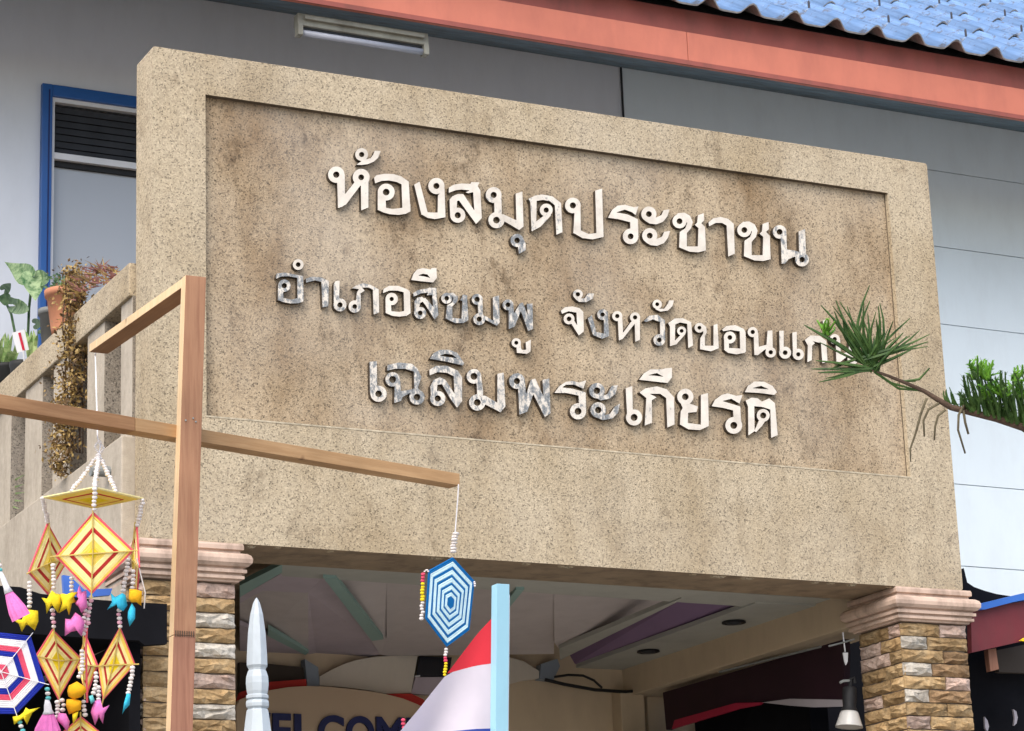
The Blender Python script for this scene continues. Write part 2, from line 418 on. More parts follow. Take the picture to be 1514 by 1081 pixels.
def link(name, me, parent=None, kind=None, loc=None):
    o = bpy.data.objects.new(name, me); C.objects.link(o)
    if loc is not None: o.location = loc
    if parent is not None:
        o.parent = parent
        o.matrix_parent_inverse = Matrix.Translation(-world_loc(parent))
    if kind: o['kind'] = kind
    return o
def world_loc(o):
    # every parent here is only translated (empties) or sits at the world origin
    return Vector(o.get('_base', (0, 0, 0))) if o.type == 'EMPTY' else Vector(o.location)
def thing(name, label, cat, loc=(0,0,0), group=None):
    o = bpy.data.objects.new(name, None); C.objects.link(o); o.location = loc
    o['_base'] = tuple(loc); o['label'] = label; o['category'] = cat
    if group: o['group'] = group
    return o
def tag(o, label, cat, group=None, kind=None):
    o['label'] = label; o['category'] = cat
    if group: o['group'] = group
    if kind: o['kind'] = kind
    return o

# ------------------------------------------------------------------ main measures (metres)
Y0 = 8.5                                   # front of the sign wall
H = 1.6
SX0, SX1 = 2.875, 6.372                    # sign wall left / right end
SZ0, SZ1 = H + 1.944, H + 3.815            # sign wall bottom / top
PX0, PX1, PZ0, PZ1 = 3.084, 6.155, H + 2.408, H + 3.652   # sunk panel
YW = 11.4                                  # upper building wall
YP = 10.9                                  # back wall of the porch
RW = YW/10.9
YF = 10.4                                  # eave fascia

# ------------------------------------------------------------------ ground
g = MB().add([(-400,-400,0),(400,-400,0),(400,400,0),(-400,400,0)], [(0,1,2,3)]).build('ground', M['ground'])
g['kind'] = 'structure'

# ------------------------------------------------------------------ library building: wall, window, eave, roof
bld = thing('library_building', 'pale blue two storey building with salmon eave and blue tiled roof behind the sign wall', 'building', (6, YW, 0))
XL, XR = -1.0, 13.0
ZT = H + 5.185*RW
xs = 6.252*RW                                                  # vertical joint where the boards begin
wx0, wx1 = 3.146*RW, 4.75*RW                                      # window opening
wz1, wz0 = H + 4.612*RW, H + 2.75*RW
wl = MB()
wl.box(XL, wx0, YW, YW+.15, 0, ZT); wl.box(wx0, wx1, YW, YW+.15, wz1, ZT); wl.box(wx0, wx1, YW, YW+.15, 0, wz0); wl.box(wx1, xs-.004, YW, YW+.15, 0, ZT)
wl.build('wall', M['wall_left'], bld)
MB().box(xs-.004, XR, YW+.03, YW+.15, 0, ZT).build('wall', M['pipe'], bld)
BP = .4465*RW
zb = H + 4.857*RW - BP*11
k = 0
while zb < ZT:
    z0, z1 = max(zb, 0) + .0025, min(zb + BP, ZT) - .0025
    if z1 - z0 > .02 and z1 > 0:
        MB().box(xs+.003, XR, YW, YW+.028, z0, z1).build('wall_board', M['wall'], bld)
    zb += BP
MB().tube([(xs, YW-.006, ZT), (xs, YW-.004, H+3.0)], .006, 8).build('conduit', M['alu_dark'], bld)
# window
fw = .052
win = MB()
win.box(wx0, wx0+fw, YW-.03, YW+.06, wz0, wz1); win.box(wx1-fw, wx1, YW-.03, YW+.06, wz0, wz1)
win.box(wx0+fw, wx1-fw, YW-.03, YW+.06, wz1-fw-.008, wz1); win.box(wx0+fw, wx1-fw, YW-.03, YW+.06, wz0, wz0+fw)
win = win.build('window', M['blue_frame'], bld, bevel=.004)
MB().box(wx0+fw*.62, wx0+fw*.72, YW-.034, YW-.029, wz0+.02, wz1-.03).build('frame_groove', M['navy'], win)
a = MB(); zt = wz1-fw-.008
a.box(wx0+fw, wx0+fw+.016, YW-.012, YW+.05, wz0+fw, zt); a.box(wx0+fw+.016, wx1-fw, YW-.012, YW+.05, zt-.022, zt)
zm = H + 4.265*RW
a.box(wx0+fw+.016, wx1-fw, YW-.014, YW+.05, zm-.014, zm+.018)
a.build('sash', M['alu'], win)
MB().box(wx0+fw+.016, wx1-fw, YW+.012, YW+.04, zm-.042, zm-.014).build('gasket', M['black'], win)
z = zm + .02
while z < zt - .03:
    hh = min(.034, zt-.022-z)
    MB().prism([(wx0+fw+.018, YW+.012, z), (wx0+fw+.018, YW+.020, z+hh-.001), (wx0+fw+.018, YW+.026, z+hh-.001), (wx0+fw+.018, YW+.018, z)], (wx1-wx0-2*fw-.02, 0, 0)).build('louvre', M['alu_dark'], win)
    z += .036
MB().box(wx0+fw+.016, wx1-fw, YW+.03, YW+.036, wz0+fw, zm-.042).build('pane', M['glass'], win)
MB().box(wx0, wx1, YW+.10, YW+.14, wz0, wz1).build('backing', M['alu_dark'], win)
# eave
fz0, fz1, fz2 = H+5.012, H+5.19, H+5.33
xj = atY(1018, 90, YF).x; xe = [XL] + [xj+2.4*k_ for k_ in range(-2, 3) if XL < xj+2.4*k_ < XR] + [XR]
for k_ in range(len(xe)-1):
    MB().box(xe[k_]+.0015, xe[k_+1]-.0015, YF+random.uniform(0,.002), YF+.03, fz0+random.uniform(-.001,.001), fz1).build('fascia', M['fascia'], bld, bevel=.003)
MB().box(XL, XR, YF-.010, YF-.001, fz0-.006, fz0+.018).build('fascia_lip', M['fascia_up'], bld)
MB().box(XL, XR, YF+.034, YF+.06, fz1-.02, fz2).build('upper_fascia', M['fascia_up'], bld)
# soffit boards, sloping up to the wall
ns = 5
for i in range(ns):
    t0, t1 = i/ns, (i+1)/ns - .012
    y0, y1 = YF+.03+(YW-YF-.03)*t0, YF+.03+(YW-YF-.03)*t1
    za, zb_ = fz0+.012+.385*t0, fz0+.012+.385*t1
    MB().prism([(XL,y0,za),(XL,y1,zb_),(XL,y1,zb_+.012),(XL,y0,za+.012)], (XR-XL,0,0)).build('soffit_board', M['soffit'], bld)
MB().prism([(XL,YF+.07,fz0+.05),(XL,YW+.1,fz0+.50),(XL,YW+.1,fz0+.53),(XL,YF+.07,fz0+.09)], (XR-XL,0,0)).build('soffit_backing', M['dark'], bld)
# roof: corrugated tiles in courses, each tile two waves wide
PITCH, WAVE, AMP = math.radians(33), .2553, .058
x_ref = 7.228                                               # a crest
def prof(x):
    p = ((x - x_ref) / WAVE) % 1.0
    p = min(p, 1-p) * 2                                     # 0 crest .. 1 valley
    return AMP * (0.5 + 0.5*math.cos(math.pi*min(1, p/.62))) if p < .62 else 0.0
up_v = Vector((0, math.cos(PITCH), math.sin(PITCH))); nrm = Vector((0, -math.sin(PITCH), math.cos(PITCH)))
eave = Vector((0, YF-.06, H+5.302))
rb = MB(); L = 4.2
p0 = eave + up_v*.12 - nrm*.05; p1 = eave + up_v*L - nrm*.05
rb.prism([(XL,p0.y,p0.z),(XL,p1.y,p1.z),(XL,p1.y,p1.z-.03),(XL,p0.y,p0.z-.03)], (XR-XL,0,0))
roof = rb.build('roof', M['tile_edge'], bld)
ROW = .92
def tile_mesh(jit):
    mb = MB(); nseg = 26; W2 = WAVE*2 + .03
    top = []; bot = []
    for j, (s, lift) in enumerate(((0, .017), (ROW+.10, 0.0))):
        for i in range(nseg+1):
            x = -W2/2 + W2*i/nseg
            q = up_v*s + nrm*(prof(x_ref + x) + lift)
            top.append(Vector((x, q.y, q.z))); bot.append(Vector((x, q.y, q.z)) - nrm*.009)
    n = nseg+1; v = top+bot; o = 2*n; fs = []; mi = []
    for i in range(nseg):
        fs.append((i, i+1, n+i+1, n+i)); mi.append(0)
        fs.append((o+i, o+n+i, o+n+i+1, o+i+1)); mi.append(1)
        fs.append((i, o+i, o+i+1, i+1)); mi.append(1)
    fs.append((0, n, o+n, o)); mi.append(0); fs.append((nseg, o+nseg, o+n+nseg, n+nseg)); mi.append(0)
    mb.v = [tuple(p) for p in v]; mb.f = fs; mb.mi = mi
    me = mb.mesh('roof_tile', [M['roof'], M['tile_edge']], smooth=False, fix=True)
    for p in me.polygons: p.use_smooth = p.material_index == 0
    return me
tm = tile_mesh(0)
sm = MB().lathe((0,0,0), [(.007,0),(.007,.035),(.004,.045)], 6).mesh('screw', M['screw'])
for r in range(4):
    for c in range(-7, 11):
        x = x_ref + c*2*WAVE
        if x < 3 or x > 12: continue
        p = eave + up_v*(ROW*r) + Vector((x + random.uniform(-.004,.004), 0, 0)) + nrm*random.uniform(0, .004)
        link('roof_tile', tm, roof, loc=p)
        for dx in (0,) if r else (0, ):
            q = eave + up_v*(ROW*r + .30) + Vector((x, 0, 0)) + nrm*(AMP+.012)
            link('screw', sm, roof, loc=q)
# gable mass behind
MB().box(XL, XR, YW+.15, YW+6, 0, H+5.1).build('wall_mass', M['wall_left'], bld)

# fluorescent light under the eave
A = atY(438, 22, YF+.10); B = atY(631, 53, YF+.10)
fl = thing('fluorescent_light', 'old bare fluorescent tube light fixture under the salmon eave', 'light', (A+B)/2)
za = (A.z+B.z)/2
MB().box(A.x, B.x, YF+.08, YF+.135, za-.058, za+.004).build('housing', M['fixture'], fl, bevel=.005)
MB().box(A.x+.03, B.x-.03, YF+.06, YF+.15, za-.03, za-.012).build('reflector', M['fixture'], fl)
for x, w in ((A.x, .026), (B.x-.026, .026)):
    MB().box(x, x+w, YF+.075, YF+.125, za-.108, za-.048).build('lamp_holder', M['fixture'], fl, bevel=.004)
MB().tube([(A.x+.026, YF+.10, za-.088), (B.x-.026, YF+.10, za-.088)], .016, 12).build('tube', M['tube'], fl, smooth=True)
MB().box(A.x+.03, B.x-.03, YF+.098, YF+.12, za-.067, za-.05).build('ballast_cover', M['alu_dark'], fl)

# ------------------------------------------------------------------ sign wall
sg = thing('sign_wall', 'tan washed gravel parapet wall with raised Thai letters across the porch', 'sign wall', ((SX0+SX1)/2, Y0, SZ0))
RD = .026; TH = .19
def frame_mesh():
    mb = MB()
    xo = [SX0, PX0, PX1, SX1]; zo = [SZ0, PZ0, PZ1, SZ1]
    # front grid without the middle cell, recess walls
    vs = [(x, Y0, z) for z in zo for x in xo]
    fs = []
    for j in range(3):
        for i in range(3):
            if (i, j) != (1, 1): fs.append((j*4+i, j*4+i+1, (j+1)*4+i+1, (j+1)*4+i))
    mb.add(vs, fs, 0)
    yb = Y0+TH
    b = [(SX0,Y0,SZ0),(SX1,Y0,SZ0),(SX1,Y0,SZ1),(SX0,Y0,SZ1),(SX0,yb,SZ0),(SX1,yb,SZ0),(SX1,yb,SZ1),(SX0,yb,SZ1)]
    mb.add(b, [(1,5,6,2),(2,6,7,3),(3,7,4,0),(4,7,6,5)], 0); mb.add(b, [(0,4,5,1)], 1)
    yr = Y0+RD
    r = [(PX0,Y0,PZ0),(PX1,Y0,PZ0),(PX1,Y0,PZ1),(PX0,Y0,PZ1),(PX0,yr,PZ0),(PX1,yr,PZ0),(PX1,yr,PZ1),(PX0,yr,PZ1)]
    mb.add(r, [(0,1,5,4),(1,2,6,5),(3,0,4,7)], 0); mb.add(r, [(2,3,7,6)], 2)
    me = mb.mesh('wall_frame', [M['agg'], M['soffit_brown'], M['groove']], fix=False)
    bm = bmesh.new(); bm.from_mesh(me)
    bmesh.ops.remove_doubles(bm, verts=bm.verts, dist=1e-5)
    bmesh.ops.recalc_face_normals(bm, faces=bm.faces)
    es = [e for e in bm.edges if len(e.link_faces) == 2 and e.calc_face_angle() > 0.5 and all(abs(v.co.y-Y0) < 1e-4 or abs(v.co.y-yb) < 1e-4 for v in e.verts)
          and not all(PX0-.01 < v.co.x < PX1+.01 and PZ0-.01 < v.co.z < PZ1+.01 for v in e.verts)]
    bmesh.ops.bevel(bm, geom=es, offset=.012, segments=3, affect='EDGES', profile=0.5, clamp_overlap=True)
    bm.to_mesh(me); bm.free(); return me
link('wall_frame', frame_mesh(), sg)
MB().add([(PX0-.001,Y0+RD,PZ0-.001),(PX1+.001,Y0+RD,PZ0-.001),(PX1+.001,Y0+RD,PZ1+.001),(PX0-.001,Y0+RD,PZ1+.001)], [(0,1,2,3)]).build('sunk_panel', M['agg_panel'], sg)
# thin dirty joint at both ends of the sunk panel and crumbs along the lower edge
MB().box(PX0, PX0+.002, Y0+RD-.003, Y0+RD-.001, PZ0, PZ1).build('joint', M['groove'], sg)
MB().box(PX1-.003, PX1, Y0+RD-.003, Y0+RD-.001, PZ0, PZ1).build('joint', M['groove'], sg)
lipm = MB().prism([(PX0-.004,Y0-.0015,PZ0-.005),(PX0-.004,Y0-.0015,PZ0+.001),(PX0-.004,Y0+.01,PZ0+.004),(PX0-.004,Y0+.01,PZ0-.005)], (PX1-PX0+.008,0,0))
lipm.build('panel_lip', plain('worn_lip', (0.42, 0.36, 0.26), 0.85, 0.45, 26), sg)
# edge beam behind and below
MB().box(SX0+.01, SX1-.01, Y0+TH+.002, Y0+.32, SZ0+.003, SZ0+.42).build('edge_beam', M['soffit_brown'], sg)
ed = MB()
x = SX0+.36
while x < SX1-.35:
    w = random.uniform(.02, .10)
    if random.random() < .6:
        hh = random.uniform(.004, .010)
        ed.prism([(x,Y0+.014,SZ0+.004),(x+w*.2,Y0+.014,SZ0-hh*.8),(x+w*.7,Y0+.014,SZ0-hh),(x+w,Y0+.014,SZ0+.004)], (0,.02,0))
    x += w + random.uniform(0, .06)
ed.build('render_crumbs', M['agg'], sg, kind='stuff')

# ---- raised letters, traced as closed outlines and loops
FR = {1:(380,200,4.7313),2:(680,240,5.4071),3:(940,280,5.4071),4:(390,370,6.5826),5:(600,380,6.5826),6:(810,400,3.6048),7:(530,500,5.0467),8:(810,530,4.0919),9:(480,215,9.0063),10:(630,265,9.0063),0:(0,0,1)}
def shift(pts, dx, dy): return [(x+dx, y+dy) for x, y in pts]
CHO = [(300,220),(340,188),(390,185),(435,210),(458,260),(445,310),(410,350),(410,455),(495,455),(500,310),(470,285),(490,265),(495,205),(545,188),(548,250),(525,270),(555,300),(562,490),(500,505),(430,500),(345,465),(350,340),(395,310),(410,270),(395,235),(365,215),(330,215)]
TAIL = [(130,240),(165,222),(205,205),(222,165),(272,158),(255,215),(220,260),(165,282),(110,275),(70,250)]
NO6 = [(1097,355),(1122,328),(1125,405),(1165,395),(1170,320),(1198,318),(1200,420),(1175,450),(1160,420),(1120,452),(1100,452)]
# (frame, wear, polygons, rings (cx, cy, outer, inner), cut polygons)
GL = [
 (9,.02,[[(165,480),(270,380),(272,645),(400,485),(490,520),(290,785),(235,820),(175,840)],[(480,500),(585,470),(585,830),(485,870)]],[(155,390,112,36),(487,425,115,33)],[]),
 (9,.0,[[(415,260),(500,200),(560,180),(610,170),(645,125),(665,68),(750,72),(715,165),(655,220),(580,252),(490,264)]],[(493,122,88,30)],[]),
 (9,.0,[[(655,430),(690,395),(800,375),(910,378),(1020,410),(1120,480),(1120,520),(1020,520),(960,490),(860,470),(760,475),(670,510)],[(1020,470),(1122,480),(1145,880),(1035,880)],[(695,855),(820,830),(900,845),(1030,830),(1145,780),(1145,880),(1080,915),(980,928),(870,920),(780,895)],[(705,620),(815,690),(820,850),(705,860)]],[(820,622,115,38)],[]),
 (1,.0,[[(1098,345),(1138,322),(1195,540),(1150,560)],[(1150,555),(1195,538),(1262,540),(1265,420),(1313,370),(1320,575),(1245,588),(1195,580)]],[(1255,355,58,18)],[]),
 (10,.0,[[(300,110),(370,70),(470,55),(590,60),(600,35),(715,40),(690,90),(725,150),(745,520),(665,600),(440,290),(500,200),(640,410),(625,175),(560,190),(520,175),(575,150),(470,140),(390,150),(300,185)],[(310,270),(350,225),(420,195),(500,195),(500,260),(450,285),(415,290),(410,400),(400,520),(320,500)]],[(422,480,103,35)],[]),
 (10,.08,[[(905,300),(1005,210),(1010,460),(960,500),(910,450)],[(980,470),(1030,465),(1200,545),(1190,190),(1285,160),(1300,630),(1240,680),(1020,550)]],[(900,210,108,35),(937,545,110,38)],[]),
 (10,.2,[[(1220,890),(1302,800),(1330,860),(1330,945),(1235,1000)]],[(1212,815,90,32)],[]),
 (2,.09,[[(545,292),(600,265),(660,255),(740,270),(810,325),(822,560),(770,582),(758,345),(720,312),(660,302),(615,310),(612,470),(672,425),(735,420),(645,517),(572,555),(562,320)]],[(690,382,53,18)],[]),
 (2,.04,[[(915,400),(965,340),(968,560),(905,570)],[(905,565),(970,545),(1030,572),(1090,565),(1080,225),(1138,208),(1150,598),(1060,618),(980,608)]],[(903,345,64,21)],[]),
 (2,.0,[[(1182,445),(1215,380),(1260,345),(1320,338),(1390,358),(1430,350),(1405,425),(1375,400),(1320,380),(1255,400),(1340,415),(1425,455),(1428,600),(1362,600),(1360,480),(1260,455)]],[(1365,592,64,20)],[]),
 (3,.0,[TAIL, shift(TAIL,5,172)],[(105,198,62,20),(112,370,62,20)],[]),
 (3,.0,[CHO],[(350,255,58,20)],[]),
 (3,.0,[[(580,262),(620,230),(680,218),(740,235),(785,275),(793,515),(738,540),(725,290),(690,270),(640,270),(585,298)]],[],[]),
 (3,.03,[shift(CHO,518,70)],[(868,325,58,20)],[]),
 (3,.14,[[(1158,390),(1205,330),(1210,480),(1270,488),(1305,500),(1300,335),(1355,315),(1362,520),(1340,560),(1290,560),(1270,540),(1222,560),(1195,595),(1165,597)]],[(1150,340,56,20),(1330,562,56,19)],[]),
 # second line
 (4,.03,[],[(335,140,54,20)],[]),
 (4,.20,[[(115,265),(125,225),(200,215),(330,240),(385,250),(390,490),(325,490),(325,270),(240,255),(170,258),(120,280)],[(138,340),(190,395),(195,490),(135,490)],[(130,480),(200,465),(270,480),(325,465),(390,440),(385,500),(340,518),(260,520),(180,505)]],[(200,345,62,22)],[]),
 (4,.20,[[(410,275),(470,255),(560,262),(635,300),(630,545),(570,560),(560,310),(500,295),(410,318)]],[],[]),
 (4,.15,[[(680,330),(695,300),(740,295),(735,480),(690,560),(680,500)]],[(742,532,65,22)],[]),
 (4,.13,[[(855,372),(900,340),(970,318),(1040,335),(1120,380),(1125,605),(1068,630),(1060,385),(1020,365),(960,365),(985,395),(945,420),(945,550),(890,540),(905,410),(925,380)]],[(885,548,62,20)],[]),
 (4,.03,[[(1158,415),(1165,375),(1220,345),(1310,345),(1400,380),(1425,405),(1430,615),(1365,620),(1360,410),(1300,395),(1220,395),(1165,418)],[(1183,470),(1240,535),(1245,610),(1185,615)],[(1180,610),(1250,592),(1320,600),(1365,590),(1430,560),(1430,615),(1390,640),(1320,648),(1250,640)]],[(1245,475,62,18)],[]),
 (5,.0,[[(50,225),(75,160),(110,120),(170,105),(240,120),(250,105),(300,105),(305,205),(265,250),(150,238)]],[],[[(118,180),(165,163),(210,170),(240,205),(180,190)]]),
 (5,.17,[[(70,350),(120,320),(210,305),(230,295),(300,300),(300,360),(320,565),(280,612),(190,470),(150,420),(190,395),(265,480),(255,370),(200,375),(215,350),(150,355),(75,390)],[(82,430),(110,395),(160,385),(195,420),(140,450),(130,500),(85,540)]],[(140,545,60,20)],[]),
 (5,.20,[[(420,350),(460,345),(510,385),(505,430),(455,480),(455,590),(540,600),(550,430),(525,420),(545,395),(550,365),(600,370),(600,430),(612,615),(560,645),(480,645),(385,600),(400,470),(450,440),(462,400)]],[(398,402,55,20)],[]),
 (5,.19,[[(700,460),(748,410),(752,570),(705,560)],[(750,570),(790,580),(850,620),(845,390),(910,370),(915,640),(885,672),(770,610)]],[(695,412,55,22),(715,605,60,22)],[]),
 (5,.21,[[(1000,510),(1048,470),(1055,545),(1110,450),(1140,440),(1185,560),(1175,455),(1235,450),(1240,700),(1190,725),(1120,530),(1060,680),(1000,705)]],[(995,465,55,20)],[]),
 (5,.05,[[(1075,875),(1118,835),(1125,895),(1140,905),(1170,900),(1165,830),(1220,800),(1215,920),(1180,945),(1080,935)]],[(1075,835,47,17)],[]),
 (6,.15,[[(165,148),(195,148),(215,120),(248,122),(240,150),(205,170),(165,168),(140,148)]],[(160,127,27,10)],[]),
 (6,.0,[[(68,215),(90,195),(130,190),(170,200),(190,220),(193,325),(165,348),(125,285),(138,262),(155,290),(152,225),(110,218),(75,232)]],[(113,258,30,11)],[]),
 (6,.20,[[(212,255),(235,235),(258,320),(240,345)],[(298,255),(320,230),(328,350),(290,365),(240,345),(252,325),(298,335)]],[(292,235,30,10)],[]),
 (6,.02,[[(372,262),(397,245),(402,330),(445,270),(475,270),(400,365),(378,375)],[(462,270),(492,255),(492,370),(465,382)]],[(370,243,28,10),(465,250,28,10)],[]),
 (6,.15,[[(510,270),(540,240),(585,235),(625,265),(626,365),(598,365),(597,275),(560,262),(525,275)]],[(594,370,32,11)],[]),
 (6,.0,[[(585,203),(620,203),(640,175),(645,158),(673,158),(665,190),(640,215),(600,220),(568,205)]],[(583,180,26,9)],[]),
 (6,.01,[[(640,280),(675,255),(720,253),(765,275),(775,400),(748,415),(742,285),(705,278),(680,288),(678,372),(705,345),(738,335),(685,395),(650,405),(650,300)]],[(713,322,25,9)],[]),
 (6,.05,[[(825,285),(845,300),(848,330),(838,350),(838,400),(882,400),(882,290),(905,282),(912,415),(870,432),(810,420),(812,360),(828,335)]],[(808,305,27,9)],[]),
 (6,.02,[[(928,315),(950,295),(1000,290),(1045,310),(1055,330),(1057,435),(1025,440),(1022,325),(975,318),(935,325)],[(938,360),(965,385),(968,425),(940,425)],[(935,420),(970,412),(1025,415),(1057,415),(1050,440),(1005,448),(960,440)]],[(970,357,33,11)],[]),
 (6,.03,[NO6],[(1092,328,28,10),(1188,436,29,10)],[]),
 (6,.06,[[(1232,320),(1258,320),(1258,420),(1235,435)],[(1302,330),(1328,325),(1328,430),(1305,440)]],[(1265,438,33,11),(1335,447,31,10)],[]),
 (6,.03,[[(1368,370),(1400,345),(1450,348),(1485,375),(1492,490),(1462,495),(1455,388),(1415,378),(1425,388),(1410,400),(1408,478),(1382,490),(1385,400)]],[],[]),
 (0,.0,[[(1216,474),(1223,471),(1224,485),(1218,487)]],[],[]),
 (6,.02,[shift(NO6,437,38)],[(1092+437,328+38,28,10),(1188+437,436+38,29,10)],[]),
 # third line
 (7,.16,[[(82,175),(138,170),(140,360),(90,430),(85,400)]],[(150,415,62,21)],[]),
 (7,.20,[[(212,245),(215,200),(300,180),(400,190),(440,225),(472,290),(445,370),(480,420),(430,440),(395,405),(330,440),(320,470),(265,487),(270,350),(312,300),(318,395),(375,385),(415,375),(412,250),(350,230),(270,230)]],[(255,308,55,22),(437,440,58,21)],[]),
 (7,.20,[[(530,155),(560,110),(610,85),(680,85),(740,110),(790,185),(780,205),(650,175)]],[],[[(605,130),(650,116),(700,123),(735,150),(670,142)]]),
 (7,.16,[[(528,235),(580,205),(660,205),(740,240),(775,290),(775,470),(735,522),(690,460),(620,340),(650,310),(715,410),(710,285),(660,260),(590,255),(530,280)],[(535,360),(560,310),(610,290),(650,310),(630,345),(590,350),(585,410),(540,440)]],[(592,450,58,20)],[]),
 (7,.14,[[(880,330),(918,290),(932,400),(930,430),(885,420)],[(920,425),(950,430),(1035,480),(1035,265),(1085,255),(1098,510),(1060,555),(935,490)]],[(862,285,56,22),(887,480,62,22)],[]),
 (7,.18,[[(1190,370),(1243,320),(1252,415),(1285,310),(1320,300),(1380,430),(1372,310),(1425,300),(1435,560),(1390,592),(1305,420),(1260,550),(1200,573)]],[(1183,320,60,20)],[]),
 (8,.11,[[(38,210),(70,165),(110,140),(150,135),(190,145),(235,130),(215,185),(160,160),(110,160),(90,175),(150,182),(230,205),(233,325),(190,330),(185,225),(110,210)]],[(183,320,50,18)],[]),
 (8,.18,[[(320,230),(360,215),(385,165),(425,160),(410,215),(375,245),(320,255),(270,230)],[(330,345),(375,335),(405,290),(440,270),(425,330),(390,365),(330,375),(280,350)]],[(297,195,48,17),(305,312,48,17)],[]),
 (8,.0,[[(470,180),(512,165),(515,330),(480,370)]],[(522,357,50,18)],[]),
 (8,.06,[[(550,130),(580,90),(620,65),(690,65),(712,58),(752,55),(752,115),(725,150),(640,140)]],[],[[(605,102),(660,88),(702,112),(650,105)]]),
 (8,.06,[[(552,205),(590,180),(660,168),(720,185),(765,235),(768,400),(722,420),(715,240),(680,215),(620,215),(660,235),(630,255),(632,390),(585,408),(595,240)]],[],[]),
 (8,.0,[[(800,265),(850,270),(910,290),(900,325),(850,330),(848,390),(925,400),(925,220),(970,208),(975,410),(920,435),(850,430),(798,400),(803,320),(815,300)]],[(832,232,50,17)],[]),
 (8,.0,[[(990,290),(1010,250),(1050,220),(1090,210),(1140,225),(1180,220),(1160,275),(1110,245),(1060,258),(1100,270),(1165,290),(1172,410),(1125,410),(1120,315),(1060,300)]],[(1125,405,52,18)],[]),
 (8,.02,[[(1190,205),(1210,165),(1250,138),(1310,140),(1360,165),(1388,205),(1370,222),(1280,210)]],[],[[(1235,180),(1290,166),(1340,187),(1280,184)]]),
 (8,.0,[[(1195,255),(1235,235),(1270,240),(1295,260),(1340,240),(1375,270),(1392,465),(1350,482),(1345,310),(1300,295),(1250,290),(1252,440),(1212,468),(1210,290)],[(1248,440),(1285,355),(1330,355),(1300,405),(1260,448)]],[(1303,345,40,16)],[]),
]
def sd_poly(P, X, Yg):
    P = np.array(P, float); d = np.full(X.shape, 1e9); ins = np.zeros(X.shape, bool)
    for i in range(len(P)):
        ax, ay = P[i]; bx, by = P[(i+1) % len(P)]
        ex, ey = bx-ax, by-ay; l2 = ex*ex+ey*ey + 1e-12
        t = np.clip(((X-ax)*ex+(Yg-ay)*ey)/l2, 0, 1)
        d = np.minimum(d, np.hypot(X-ax-t*ex, Yg-ay-t*ey))
        c = ((ay > Yg) != (by > Yg))
        xi = ax + (Yg-ay)*ex/(ey if abs(ey) > 1e-9 else 1e-9)
        ins ^= c & (X < xi)
    return np.where(ins, -d, d)
def contours(D, xs_, ys_):
    seg = {}
    S = D < 0
    code = S[:-1,:-1]*1 + S[:-1,1:]*2 + S[1:,1:]*4 + S[1:,:-1]*8
    def pt(e):
        (j0,i0),(j1,i1) = e
        a, b = D[j0,i0], D[j1,i1]; t = a/(a-b)
        return (xs_[i0]+(xs_[i1]-xs_[i0])*t, ys_[j0]+(ys_[j1]-ys_[j0])*t)
    T = {1:[(3,0)],2:[(0,1)],3:[(3,1)],4:[(1,2)],5:[(3,2),(1,0)],6:[(0,2)],7:[(3,2)],8:[(2,3)],9:[(2,0)],10:[(0,3),(2,1)],11:[(2,1)],12:[(1,3)],13:[(1,0)],14:[(0,3)]}
    for j, i in zip(*np.nonzero((code > 0) & (code < 15))):
        E = [((j,i),(j,i+1)), ((j,i+1),(j+1,i+1)), ((j+1,i),(j+1,i+1)), ((j,i),(j+1,i))]
        for a, b in T[int(code[j,i])]: seg[E[a]] = E[b]
    loops = []
    while seg:
        s0 = next(iter(seg)); lp = [s0]; cur = seg.pop(s0)
        while cur != s0 and cur in seg:
            lp.append(cur); cur = seg.pop(cur)
        if len(lp) > 5: loops.append([pt(e) for e in lp])
    return loops
def simplify(pts, tol):
    pts = np.array(pts)
    def dp(a, b):
        if b <= a+1: return []
        p, q = pts[a], pts[b]; e = q-p; n = math.hypot(*e) or 1e-9
        d = np.abs(e[0]*(pts[a+1:b,1]-p[1]) - e[1]*(pts[a+1:b,0]-p[0]))/n
        k = int(d.argmax())
        if d[k] < tol: return []
        k += a+1
        return dp(a, k) + [k] + dp(k, b)
    far = int(np.hypot(*(pts-pts[0]).T).argmax())
    idx = [0] + dp(0, far) + [far] + dp(far, len(pts)-1)
    return [tuple(pts[i]) for i in idx]
YL = Y0 + .005
